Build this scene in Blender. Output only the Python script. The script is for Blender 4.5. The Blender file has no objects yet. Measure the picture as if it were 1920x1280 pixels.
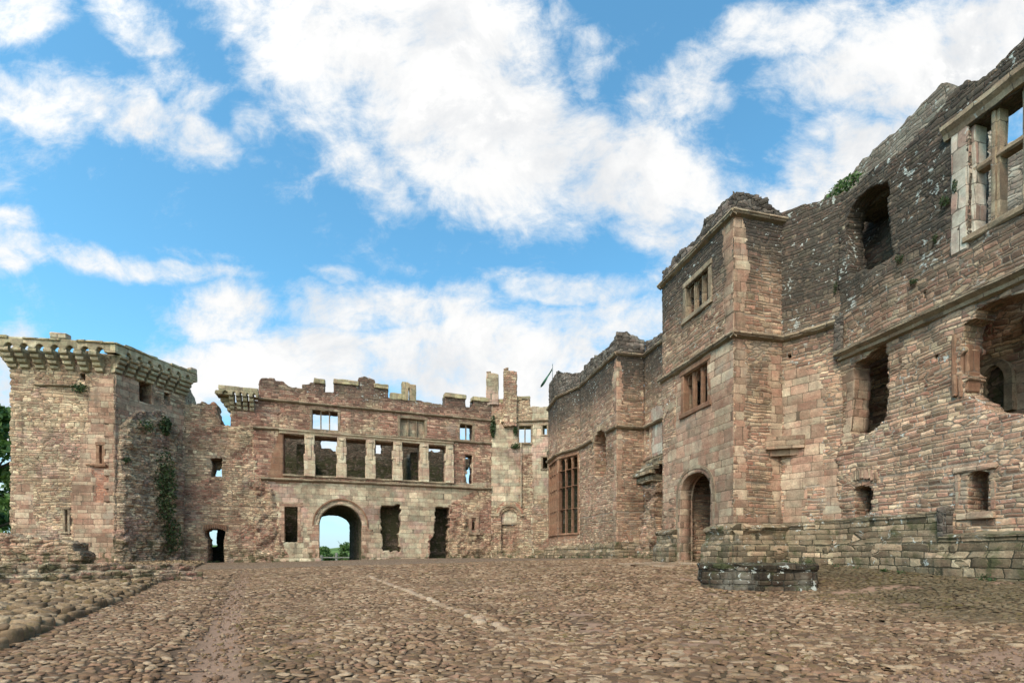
import bpy, bmesh, math, random
import numpy as np
from mathutils import Vector, Matrix
R = math.radians
sc = bpy.context.scene
COL = sc.collection

# ------------------------------------------------------------------ camera
EYE, F, HOR, CX = 1.0, 910.0, 1038.0, 960.0
cam_d = bpy.data.cameras.new('camera'); cam = bpy.data.objects.new('camera', cam_d); COL.objects.link(cam)
cam.location = (0, 0, EYE); cam.rotation_euler = (R(90), 0, 0)
cam_d.sensor_width = 36; cam_d.lens = 36*F/1920; cam_d.shift_y = (HOR-640)/1920
cam_d.clip_start = .05; cam_d.clip_end = 6000
sc.camera = cam
sc.view_settings.view_transform = 'Standard'; sc.view_settings.look = 'None'
sc.view_settings.exposure = 1.08; sc.view_settings.gamma = 1

# ------------------------------------------------------------------ node helper
class NT:
    def __init__(s, tree): s.t = tree
    def new(s, typ, **kw):
        n = s.t.nodes.new(typ)
        for k, v in kw.items(): setattr(n, k, v)
        return n
    def put(s, sock, v):
        if v is None: return
        if isinstance(v, bpy.types.NodeSocket): s.t.links.new(v, sock)
        else:
            if sock.type == 'RGBA' and len(v) == 3: v = (*v, 1)
            sock.default_value = v
    def m(s, op, a, b=None, c=None, clamp=False):
        n = s.new('ShaderNodeMath', operation=op, use_clamp=clamp)
        for i, v in enumerate((a, b, c)): s.put(n.inputs[i], v)
        return n.outputs[0]
    def v(s, op, a, b=None):
        n = s.new('ShaderNodeVectorMath', operation=op)
        s.put(n.inputs[0], a); s.put(n.inputs[1], b)
        return n.outputs[0]
    def xyz(s, x=0., y=0., z=0.):
        n = s.new('ShaderNodeCombineXYZ')
        for i, q in enumerate((x, y, z)): s.put(n.inputs[i], q)
        return n.outputs[0]
    def sep(s, a):
        n = s.new('ShaderNodeSeparateXYZ'); s.put(n.inputs[0], a); return n.outputs
    def noise(s, vec, scale, detail=2., rough=.5, dist=0., dim='3D'):
        n = s.new('ShaderNodeTexNoise', noise_dimensions=dim)
        if dim == '1D': s.put(n.inputs['W'], vec)
        else: s.put(n.inputs['Vector'], vec)
        n.inputs['Scale'].default_value = scale; n.inputs['Detail'].default_value = detail
        n.inputs['Roughness'].default_value = rough; n.inputs['Distortion'].default_value = dist
        return n.outputs[0]
    def white(s, vec):
        n = s.new('ShaderNodeTexWhiteNoise', noise_dimensions='2D'); s.put(n.inputs['Vector'], vec)
        return n.outputs
    def mixc(s, f, a, b, mode='MIX'):
        n = s.new('ShaderNodeMix', data_type='RGBA', blend_type=mode); n.clamp_factor = True
        s.put(n.inputs[0], f); s.put(n.inputs[6], a); s.put(n.inputs[7], b)
        return n.outputs[2]
    def mixf(s, f, a, b):
        n = s.new('ShaderNodeMix', data_type='FLOAT'); s.put(n.inputs[0], f); s.put(n.inputs[2], a); s.put(n.inputs[3], b)
        return n.outputs[0]
    def ss(s, x, lo, hi, a=0., b=1.):
        n = s.new('ShaderNodeMapRange', interpolation_type='SMOOTHSTEP')
        s.put(n.inputs[0], x); s.put(n.inputs[1], lo); s.put(n.inputs[2], hi); s.put(n.inputs[3], a); s.put(n.inputs[4], b)
        return n.outputs[0]
    def ramp(s, f, cols, interp='CONSTANT'):
        n = s.new('ShaderNodeValToRGB'); cr = n.color_ramp; cr.interpolation = interp
        k = len(cols)
        while len(cr.elements) < k: cr.elements.new(.5)
        for i, c in enumerate(cols):
            cr.elements[i].position = i/k if interp == 'CONSTANT' else i/(k-1)
            cr.elements[i].color = (*c, 1)
        s.put(n.inputs[0], f); return n.outputs[0]

# ------------------------------------------------------------------ sky
SUN_EL, SUN_AZ = 50, -146          # azimuth clockwise from +Y : a veiled sun high behind the left shoulder
world = bpy.data.worlds.new('World'); sc.world = world; world.use_nodes = True
wt = world.node_tree; wt.nodes.clear(); W = NT(wt)
sky = W.new('ShaderNodeTexSky', sky_type='NISHITA'); sky.sun_disc = False
sky.sun_elevation = R(SUN_EL); sky.sun_rotation = R(SUN_AZ); sky.air_density = 1.0; sky.dust_density = .6; sky.ozone_density = 1.6
tc = W.new('ShaderNodeTexCoord')
dx, dy, dz = W.sep(tc.outputs['Generated'])
den = W.m('MAXIMUM', W.m('ABSOLUTE', dy), .16)
u = W.m('DIVIDE', dx, den); vv = W.m('DIVIDE', W.m('MAXIMUM', dz, 0.), den)
uv = W.xyz(u, vv, 0)
wn = W.new('ShaderNodeTexNoise'); W.put(wn.inputs['Vector'], uv); wn.inputs['Scale'].default_value = 2.3; wn.inputs['Detail'].default_value = 5
warp = W.v('MULTIPLY', W.v('SUBTRACT', wn.outputs['Color'], (.5, .5, .5)), (.30, .24, 0))
uvw = W.v('ADD', uv, warp)
CL = [  # px, py, rx, ry, rotation (deg, down-right positive), weight
 (560, 20, 200, 110, 30, 1.1), (760, 90, 330, 190, 28, 1.5), (900, 250, 280, 150, 18, 1.4), (1110, 300, 240, 120, 12, 1.25),
 (690, 330, 110, 60, 45, .8), (1180, 400, 150, 60, 20, .8), (1250, 180, 190, 80, -28, .85), (1075, 90, 45, 120, -8, .75), (1290, 455, 90, 60, -50, .8),
 (50, 165, 180, 48, 28, 1.0), (220, 205, 220, 62, 22, 1.05), (350, 240, 130, 60, 30, 1.0), (330, 170, 90, 60, 0, .75), (250, 50, 140, 60, 40, .9), (30, 5, 110, 60, 0, 1.0), (300, 110, 70, 60, 20, .7), (480, 210, 60, 60, 40, .65),
 (1480, 40, 170, 60, -10, .95), (1660, 110, 220, 100, -10, 1.3), (1850, 80, 200, 120, -20, 1.4), (1560, 300, 170, 110, -28, 1.4), (1480, 380, 120, 60, 0, 1.2), (1700, 280, 220, 120, -20, 1.3), (1380, 280, 30, 60, 15, .5),
 (60, 440, 110, 35, 15, .7), (120, 490, 170, 38, 10, .95), (320, 525, 130, 22, 8, .85), (15, 505, 60, 30, 0, .9), (360, 500, 70, 18, 15, .5),
 (610, 532, 70, 20, 0, .75), (420, 600, 110, 50, 5, 1.05), (700, 600, 220, 60, 0, 1.15), (850, 580, 130, 55, -10, .9), (1050, 545, 160, 45, 5, 1.05), (1130, 620, 190, 60, 0, 1.1),
 (620, 700, 380, 80, 0, 1.35), (900, 690, 380, 90, 0, 1.35), (1100, 720, 260, 90, 0, 1.2), (420, 720, 130, 70, 0, 1.1), (0, 740, 70, 110, 0, 1.1), (960, 850, 1300, 110, 0, .9)]
dens = None
for (px, py, rx, ry, rot, w) in CL:
    mp = W.new('ShaderNodeMapping', vector_type='TEXTURE')
    mp.inputs['Location'].default_value = ((px-CX)/F, (HOR-py)/F, 0)
    mp.inputs['Rotation'].default_value = (0, 0, R(-rot)); mp.inputs['Scale'].default_value = (rx/F*1.34, ry/F*1.34, 1)
    W.put(mp.inputs['Vector'], uvw)
    g = W.new('ShaderNodeTexGradient', gradient_type='SPHERICAL'); W.put(g.inputs[0], mp.outputs[0])
    q = W.m('MULTIPLY', W.m('MINIMUM', W.m('MULTIPLY', g.outputs['Fac'], 1.7), 1.), w)
    dens = q if dens is None else W.m('MAXIMUM', dens, q)
cn = W.noise(uv, 4.2, 12, .66, .35)
cn2 = W.noise(W.v('MULTIPLY', uv, (1., 1.5, 1.)), 13, 9, .68, .5)
dd = W.m('ADD', dens, W.m('MULTIPLY', W.m('SUBTRACT', cn, .5), 3.3))
dd = W.m('ADD', dd, W.m('MULTIPLY', W.m('SUBTRACT', cn2, .5), 1.5))
cover = W.ss(dd, .12, 1.35)
shade = W.ss(W.m('ADD', W.noise(uv, 2.6, 6, .55, .4), W.m('MULTIPLY', W.m('SUBTRACT', cn, .5), .9)), .32, .60)
cloud = W.mixc(shade, (3.75, 3.85, 3.98), (4.75, 4.75, 4.72))
core = W.mixc(W.ss(dd, 1.5, 2.3), cloud, (5.9, 5.8, 5.6))
edge = W.mixc(W.ss(dd, .4, 1.5), (3.95, 4.25, 4.5), core)
sdir = (math.sin(R(SUN_AZ))*math.cos(R(SUN_EL)), math.cos(R(SUN_AZ))*math.cos(R(SUN_EL)), math.sin(R(SUN_EL)))
dp_ = W.new('ShaderNodeVectorMath', operation='DOT_PRODUCT'); W.put(dp_.inputs[0], tc.outputs['Generated']); W.put(dp_.inputs[1], sdir)
glow = W.m('MULTIPLY', W.m('POWER', W.m('MAXIMUM', dp_.outputs['Value'], 0.), 4.), 9.)
edge = W.mixc(1., edge, W.xyz(W.m('ADD', glow, 1.), W.m('ADD', W.m('MULTIPLY', glow, .93), 1.), W.m('ADD', W.m('MULTIPLY', glow, .82), 1.)), 'MULTIPLY')
blue = W.mixc(1., sky.outputs[0], (.76, 1.34, 1.33), 'MULTIPLY')
skyc = W.mixc(W.ss(vv, .0, .55, .45, 0.), blue, (1.6, 2.9, 4.2))
skyc = W.mixc(W.ss(vv, .0, .14, .8, 0.), skyc, (3.3, 4.0, 4.5))
allc = W.mixc(cover, skyc, edge)
bg = W.new('ShaderNodeBackground'); W.put(bg.inputs['Color'], allc); bg.inputs['Strength'].default_value = .1
wo = W.new('ShaderNodeOutputWorld'); wt.links.new(bg.outputs[0], wo.inputs[0])

# ------------------------------------------------------------------ sun
sl = bpy.data.lights.new('sun', 'SUN'); sl.energy = 1.5; sl.angle = R(16); sl.color = (1, .92, .8)
so = bpy.data.objects.new('sun', sl); COL.objects.link(so)
sd = Vector((math.sin(R(SUN_AZ))*math.cos(R(SUN_EL)), math.cos(R(SUN_AZ))*math.cos(R(SUN_EL)), math.sin(R(SUN_EL))))
so.rotation_euler = sd.to_track_quat('Z', 'Y').to_euler(); so.location = (30, 10, 40)

# ------------------------------------------------------------------ numpy noise
def _h(ix, iy, seed):
    n = (ix.astype(np.int64)*374761393 + iy.astype(np.int64)*668265263 + seed*1442695041) & 0xffffffff
    n = ((n ^ (n >> 13))*1274126177) & 0xffffffff
    return ((n ^ (n >> 16)) & 0xffff)/65535.
def vnoise(x, y, seed=0):
    x = np.asarray(x, float); y = np.asarray(y, float)
    ix = np.floor(x); iy = np.floor(y); fx = x-ix; fy = y-iy
    fx = fx*fx*(3-2*fx); fy = fy*fy*(3-2*fy)
    a = _h(ix, iy, seed); b = _h(ix+1, iy, seed); c = _h(ix, iy+1, seed); d = _h(ix+1, iy+1, seed)
    return (a*(1-fx)+b*fx)*(1-fy)+(c*(1-fx)+d*fx)*fy
def fbm(x, y, seed=0, oct=4):
    t = 0; am = .5; s = 0
    for i in range(oct):
        t = t+am*vnoise(x*2**i, y*2**i, seed+i*7); s += am; am *= .5
    return t/s

# ------------------------------------------------------------------ ground height (thin plate spline through surveyed points)
GP = np.array([  # X, Y, height relative to the eye
 (0, 0, -1.0), (0, 4, -1.0), (-4, 4, -1.0), (4, 4, -1.0), (-6, 6, -1.0), (8, 3, -.85), (6, 9.6, -.86), (4.6, 10, -.84), (-12, 3, -1.0), (0, 7, -.97), (-12, 10, -.95),
 (5.2, 10.2, -.8), (4.0, 11.5, -.72), (7, 11, -.68), (6.1, 14.9, -.31), (5.2, 18.4, -.34), (9.2, 13.0, -.34), (10.1, 9.7, -.50), (11.5, 4, -.7),
 (5.2, 24.5, -.20), (3.9, 29.4, -.24), (2.4, 33, -.29), (0, 37, -.36), (-4, 36.6, -.32), (-8, 35.3, -.34), (-12, 34, -.44), (-17.1, 32.1, -.54), (-20.6, 30.8, -.55), (-22, 26.8, -.55),
 (-27, 26, -.6), (0, 10, -.83), (0, 15, -.62), (0, 20, -.42), (0, 28, -.30), (-6, 12, -.9), (-6, 20, -.6), (-8, 28, -.42), (-12, 20, -.78), (-14, 26, -.66), (-18, 18, -.85), (4, 20, -.33),
 (20, 0, -.6), (20, 30, -.3), (-40, 0, -1.), (-40, 40, -.8), (0, 45, -.8), (20, 45, -.8)])
def _U(r2): return np.where(r2 > 1e-9, r2*np.log(np.maximum(r2, 1e-9)), 0)
_n = len(GP); _K = _U(((GP[:, None, :2]-GP[None, :, :2])**2).sum(-1)) + np.eye(_n)*3.
_P = np.c_[np.ones(_n), GP[:, :2]]
_A = np.block([[_K, _P], [_P.T, np.zeros((3, 3))]])
_w = np.linalg.solve(_A, np.r_[GP[:, 2], 0, 0, 0])
def zg(X, Y):
    X = np.asarray(X, float); Y = np.asarray(Y, float); sh = np.broadcast(X, Y).shape
    x = np.broadcast_to(X, sh).ravel(); y = np.broadcast_to(Y, sh).ravel()
    cx = np.clip(x, -42, 22); cy = np.clip(y, -4, 46)
    out = np.zeros(len(x))
    for i in range(0, len(x), 40000):
        a, b = cx[i:i+40000], cy[i:i+40000]
        r2 = (a[:, None]-GP[:, 0])**2+(b[:, None]-GP[:, 1])**2
        out[i:i+40000] = _U(r2) @ _w[:_n] + _w[_n]+_w[_n+1]*a+_w[_n+2]*b
    out += EYE
    # outside the castle the hill falls away, then far hills rise
    d = np.maximum(np.hypot(x-0, y-15)-34, 0)
    out = out - 7*(1-np.exp(-d/60.)) 
    far = np.clip((d-250)/900, 0, 1); far = far*far*(3-2*far)
    out += far*(28+26*np.sin(x/310.+1)+14*np.sin(x/130.+y/400.))
    return out.reshape(sh)
def G(px, py):       # where the sight line through a photo pixel meets the ground
    a = (px-CX)/F; Y = np.linspace(2.5, 45, 1500)
    z = EYE-(py-HOR)/F*Y
    g = zg(a*Y, Y); k = np.argmax(z <= g) if (z <= g).any() else len(Y)-1
    return (a*Y[k], Y[k])
def GPX(pts): return [G(*p) for p in pts]

def inpoly(x, y, poly):
    x = np.asarray(x); y = np.asarray(y); c = np.zeros(x.shape, bool)
    n = len(poly)
    for i in range(n):
        x0, y0 = poly[i]; x1, y1 = poly[(i+1) % n]
        if y0 == y1: continue
        t = ((y0 > y) != (y1 > y)) & (x < (x1-x0)*(y-y0)/(y1-y0)+x0)
        c ^= t
    return c

# ------------------------------------------------------------------ mesh / object helpers
def fastmesh(name, V, quads, matidx=None, tris=None):
    me = bpy.data.meshes.new(name)
    V = np.asarray(V, np.float32); me.vertices.add(len(V)); me.vertices.foreach_set('co', V.ravel())
    quads = np.asarray(quads, np.int32).reshape(-1, 4)
    tris = np.zeros((0, 3), np.int32) if tris is None else np.asarray(tris, np.int32).reshape(-1, 3)
    L = np.r_[quads.ravel(), tris.ravel()]
    me.loops.add(len(L)); me.loops.foreach_set('vertex_index', L)
    nf = len(quads)+len(tris); me.polygons.add(nf)
    st = np.r_[np.arange(len(quads))*4, len(quads)*4+np.arange(len(tris))*3]
    me.polygons.foreach_set('loop_start', st.astype(np.int32))
    if matidx is not None: me.polygons.foreach_set('material_index', np.asarray(matidx, np.int32))
    me.update(calc_edges=True); me.validate()
    return me
WM = {}
def link(name, data, mats=None, parent=None, M=None):
    o = bpy.data.objects.new(name, data); COL.objects.link(o)
    M = M or Matrix.Identity(4); WM[o.name] = M
    if mats:
        for m_ in (mats if isinstance(mats, (list, tuple)) else [mats]): data.materials.append(m_)
    if parent is not None:
        o.parent = parent; o.matrix_parent_inverse = WM[parent.name].inverted()
    o.matrix_basis = M
    return o
def thing(name, label, cat, loc, group=None):
    M = Matrix.Translation(loc)
    o = link(name, None, M=M); o['label'] = label; o['category'] = cat
    if group: o['group'] = group
    return o
def tag(o, label, cat, group=None, kind=None):
    if kind: o['kind'] = kind
    o['label'] = label
    if cat: o['category'] = cat
    if group: o['group'] = group
    return o

class Fr:            # a wall plane: A -> B runs left to right seen from the court; local y points away from the court
    def __init__(s, A, B):
        s.A = Vector((*A, 0)); d = Vector((*B, 0))-s.A; s.L = d.length; s.d = d.normalized()
        s.n = Vector((-s.d.y, s.d.x, 0)); s.M = Matrix(((s.d.x, s.n.x, 0, s.A.x), (s.d.y, s.n.y, 0, s.A.y), (0, 0, 1, 0), (0, 0, 0, 1)))
    def p(s, px, py):
        a = (px-CX)/F; t = (a*s.A.y-s.A.x)/(s.d.x-a*s.d.y); Y = s.A.y+s.d.y*t
        return (t, EYE+(HOR-py)*Y/F)
    def P(s, pts): return [s.p(*q) for q in pts]
    def off(s, dist, e0=0, e1=0):    # parallel plane, dist>0 away from the court
        A = s.A+s.n*dist-s.d*e0; B = s.A+s.d*(s.L+e1)+s.n*dist
        return Fr(A.xy, B.xy)
    def s(s, px): return s.p(px, HOR)[0]

rng = random.Random(5)
def jag(poly, amp, step=.16, seed=1):
    if amp <= 0: return list(poly)
    r = random.Random(seed); out = []; n = len(poly)
    for i in range(n):
        a = Vector(poly[i]); b = Vector(poly[(i+1) % n]); L = (b-a).length
        if L < 1e-6: continue
        nn = Vector((-(b-a).y, (b-a).x))/L; k = max(1, int(L/step)); o = 0
        for j in range(k):
            if r.random() < .6: o = (r.random()-.5)*2*amp
            q = a+(b-a)*(j/k)
            w = 0 if j == 0 else 1
            out.append(tuple(q+nn*o*w))
            if w and r.random() < .6:
                q2 = a+(b-a)*((j+.45)/k); out.append(tuple(q2+nn*o))
    return out

def wall(name, fr, outline, holes, thick, cell, mats, parent=None, regions=(), relief=None, rough=.05, y0=0., seed=3, back=True, miter=False):
    """masonry wall as a grid of small faces in its plane, cut to a ragged outline and to its openings"""
    polys = [jag(outline, rough, seed=seed)]
    for i, h in enumerate(holes):
        pl, amp = h if isinstance(h, tuple) and isinstance(h[1], (float, int)) else (h, rough*.6)
        polys.append(jag(pl, amp, .14, seed=seed+i+1))
    P0 = np.array(polys[0]); sx0, sz0 = P0.min(0); sx1, sz1 = P0.max(0)
    nx = int(math.ceil((sx1-sx0)/cell)); nz = int(math.ceil((sz1-sz0)/cell))
    gx = sx0+np.arange(nx+1)*cell; gz = sz0+np.arange(nz+1)*cell
    CXg, CZg = np.meshgrid(gx[:-1]+cell/2, gz[:-1]+cell/2)
    ins = inpoly(CXg, CZg, polys[0])
    for pl in polys[1:]: ins &= ~inpoly(CXg, CZg, pl)
    VX, VZ = np.meshgrid(gx, gz); VX = VX.copy(); VZ = VZ.copy()
    pad = np.zeros((nz+2, nx+2), int); pad[1:-1, 1:-1] = ins
    cnt = pad[:-1, :-1]+pad[1:, :-1]+pad[:-1, 1:]+pad[1:, 1:]
    bnd = (cnt > 0) & (cnt < 4); bi = np.argwhere(bnd)
    if len(bi):
        bx = VX[bnd]; bz = VZ[bnd]; best = np.full(len(bx), 1e9); qx = bx.copy(); qz = bz.copy()
        for pl in polys:
            n = len(pl)
            for i in range(n):
                x0, z0_ = pl[i]; x1, z1_ = pl[(i+1) % n]; ex, ez = x1-x0, z1_-z0_; l2 = ex*ex+ez*ez
                if l2 < 1e-9: continue
                t = np.clip(((bx-x0)*ex+(bz-z0_)*ez)/l2, 0, 1); cx_ = x0+t*ex; cz_ = z0_+t*ez
                d = (bx-cx_)**2+(bz-cz_)**2; b_ = d < best
                best[b_] = d[b_]; qx[b_] = cx_[b_]; qz[b_] = cz_[b_]
        ok = best < (.85*cell)**2
        bx[ok] = qx[ok]; bz[ok] = qz[ok]; VX[bnd] = bx; VZ[bnd] = bz
    used = cnt > 0; idx = -np.ones(used.shape, int); idx[used] = np.arange(used.sum()); nu = used.sum()
    fx, fz = VX[used], VZ[used]
    fy = np.full(nu, y0) + (fbm(fx*.7, fz*.7, seed)-.5)*.10
    if relief is not None: fy = fy+relief(fx, fz)
    if miter: fy = y0+(fy-y0)*np.clip(np.minimum(fx-sx0, sx1-fx)/.35, 0, 1)
    by = np.full(nu, y0+thick)
    mt = thick*float(miter); bxx = np.clip(fx, sx0+mt, sx1-mt) if sx1-sx0 > 2*mt else fx*0+(sx0+sx1)/2
    bnd_u = bnd[used]; bid = -np.ones(nu, int); bid[bnd_u] = np.arange(bnd_u.sum()); nb_ = int(bnd_u.sum())
    lays = [d for d in (.025, .08, .2, .42, .75) if d < thick*.85]; Vs = [np.c_[fx, fy, fz], np.c_[bxx, by, fz]]
    for d in lays:
        t_ = d/thick; yy = fy+(by-fy)*t_
        yy = np.minimum(fy+d, by-.01); t_ = (yy-fy)/(by-fy); Vs.append(np.c_[fx+(bxx-fx)*t_, yy, fz][bnd_u])
    V = np.concatenate(Vs)
    r_, c_ = np.nonzero(ins)
    a, b, c, d = idx[r_, c_], idx[r_, c_+1], idx[r_+1, c_+1], idx[r_+1, c_]
    fr_q = np.c_[a, b, c, d]; bk = np.c_[b, a, d, c]+nu
    mi = np.zeros(len(r_), int)
    wob = (fbm(CXg[r_, c_]*2.2, CZg[r_, c_]*2.2, seed+9)-.5)
    for pl, k in regions: mi[inpoly(CXg[r_, c_]+wob*.5, CZg[r_, c_]+wob*.35, pl)] = k
    side = []; smi = []
    MI = np.zeros(ins.shape, int); MI[r_, c_] = mi
    for (dr, dc) in ((0, 1), (0, -1), (1, 0), (-1, 0)):
        nb = pad[1+dr:1+dr+nz, 1+dc:1+dc+nx]; e = ins & (nb == 0); rr, cc = np.nonzero(e)
        if dc == 1: p, q = idx[rr, cc+1], idx[rr+1, cc+1]
        elif dc == -1: p, q = idx[rr+1, cc], idx[rr, cc]
        elif dr == 1: p, q = idx[rr+1, cc+1], idx[rr+1, cc]
        else: p, q = idx[rr, cc], idx[rr, cc+1]
        chain = [(p, q)]+[(2*nu+k*nb_+bid[p], 2*nu+k*nb_+bid[q]) for k in range(len(lays))]+[(p+nu, q+nu)]
        for (pa, qa), (pb, qb) in zip(chain[:-1], chain[1:]):
            side.append(np.c_[pa, pb, qb, qa]); smi.append(MI[rr, cc])
    side = np.concatenate(side); smi = np.concatenate(smi)
    Q = np.concatenate([fr_q, bk, side] if back else [fr_q, side]); mm = np.concatenate([mi, mi, smi] if back else [mi, smi])
    return link(name, fastmesh(name, V, Q, mm), mats, parent, fr.M)

class MB:            # small solids collected into one mesh, in a frame's local coordinates
    def __init__(s): s.bm = bmesh.new()
    def box(s, x0, x1, y0, y1, z0, z1, bev=.015, jit=.006, seg=1):
        tmp = bmesh.new(); bmesh.ops.create_cube(tmp, size=1)
        for v in tmp.verts: v.co = Vector(((x0+x1)/2+v.co.x*(x1-x0), (y0+y1)/2+v.co.y*(y1-y0), (z0+z1)/2+v.co.z*(z1-z0)))
        L = max(x1-x0, z1-z0, y1-y0)
        if L > .7:
            es = [e for e in tmp.edges if e.calc_length() > .5*L+.2]
            bmesh.ops.subdivide_edges(tmp, edges=es, cuts=min(24, int(L/.3)), use_grid_fill=True)
        if bev > 0: 
            es = [e for e in tmp.edges if len(e.link_faces) == 2 and e.calc_face_angle(0) > .7]
            bmesh.ops.bevel(tmp, geom=es, offset=bev, segments=seg, affect='EDGES', clamp_overlap=True)
        for v in tmp.verts: v.co += Vector((rng.uniform(-jit, jit), rng.uniform(-jit, jit), rng.uniform(-jit, jit)))
        s.merge(tmp); return s
    def merge(s, tmp):
        me = bpy.data.meshes.new('t'); tmp.to_mesh(me); tmp.free(); s.bm.from_mesh(me); bpy.data.meshes.remove(me)
    def prism(s, pts, y0, y1, jit=.004):      # pts in (x,z), extruded in y
        f = [s.bm.verts.new((x+rng.uniform(-jit, jit), y0, z+rng.uniform(-jit, jit))) for x, z in pts]
        b = [s.bm.verts.new((v.co.x, y1, v.co.z)) for v in f]; n = len(f)
        s.bm.faces.new(f); s.bm.faces.new(b[::-1])
        for i in range(n): s.bm.faces.new((f[i], b[i], b[(i+1) % n], f[(i+1) % n]))
        return s
    def profile(s, p0, p1, prof, step=.35, jit=.008):   # prof: (y outward negative, dz) swept from p0 to p1 in (x,z)
        L = math.dist(p0, p1); k = max(1, int(L/step)); rows = []
        for i in range(k+1):
            t = i/k; x = p0[0]+(p1[0]-p0[0])*t; z = p0[1]+(p1[1]-p0[1])*t; j = rng.uniform(-jit, jit); jy = rng.uniform(-jit, jit)
            rows.append([s.bm.verts.new((x, y+jy, z+dz+j)) for y, dz in prof])
        m_ = len(prof)
        for i in range(k):
            for j in range(m_): s.bm.faces.new((rows[i][j], rows[i+1][j], rows[i+1][(j+1) % m_], rows[i][(j+1) % m_]))
        s.bm.faces.new(rows[0]); s.bm.faces.new(rows[-1][::-1]); return s
    def band(s, path, w, y0, y1, step=None):  # ring of quads following an open path (x,z), width w outward(left side)
        n = len(path); P_ = [Vector(p) for p in path]; O = []
        for i in range(n):
            t = (P_[min(i+1, n-1)]-P_[max(i-1, 0)]).normalized(); O.append(P_[i]+Vector((-t.y, t.x))*w)
        A_ = [[s.bm.verts.new((q.x, y, q.y)) for q in pl] for pl, y in ((P_, y0), (O, y0), (O, y1), (P_, y1))]
        for i in range(n-1):
            for j in range(4):
                s.bm.faces.new((A_[j][i], A_[(j+1) % 4][i], A_[(j+1) % 4][i+1], A_[j][i+1]))
        for i in (0, n-1): s.bm.faces.new([A_[j][i] for j in range(4)])
        return s
    def build(s, name, mats, parent=None, fr=None, M=None):
        bmesh.ops.recalc_face_normals(s.bm, faces=s.bm.faces)
        me = bpy.data.meshes.new(name); s.bm.to_mesh(me); s.bm.free()
        return link(name, me, mats, parent, M or (fr.M if fr else None))

# ------------------------------------------------------------------ materials
def box_uv(n):
    tc = n.new('ShaderNodeTexCoord'); geo = n.new('ShaderNodeNewGeometry')
    vt = n.new('ShaderNodeVectorTransform', vector_type='NORMAL', convert_from='WORLD', convert_to='OBJECT')
    n.put(vt.inputs[0], geo.outputs['Normal'])
    nx, ny, nz = n.sep(n.v('ABSOLUTE', vt.outputs[0]))
    x, y, z = n.sep(tc.outputs['Object'])
    sx = n.m('MULTIPLY', n.m('GREATER_THAN', nx, ny), n.m('GREATER_THAN', nx, nz))
    sz = n.m('MULTIPLY', n.m('GREATER_THAN', nz, ny), n.m('GREATER_THAN', nz, nx))
    oi = n.new('ShaderNodeObjectInfo'); ox, oy, oz = n.sep(oi.outputs['Location'])
    U = n.mixf(sx, x, y); V = n.mixf(sz, z, y)
    U = n.m('ADD', U, n.m('ADD', n.m('MULTIPLY', ox, 3.71), n.m('MULTIPLY', oy, 5.13)))
    return U, V, x, z, tc.outputs['Object'], nz

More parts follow.
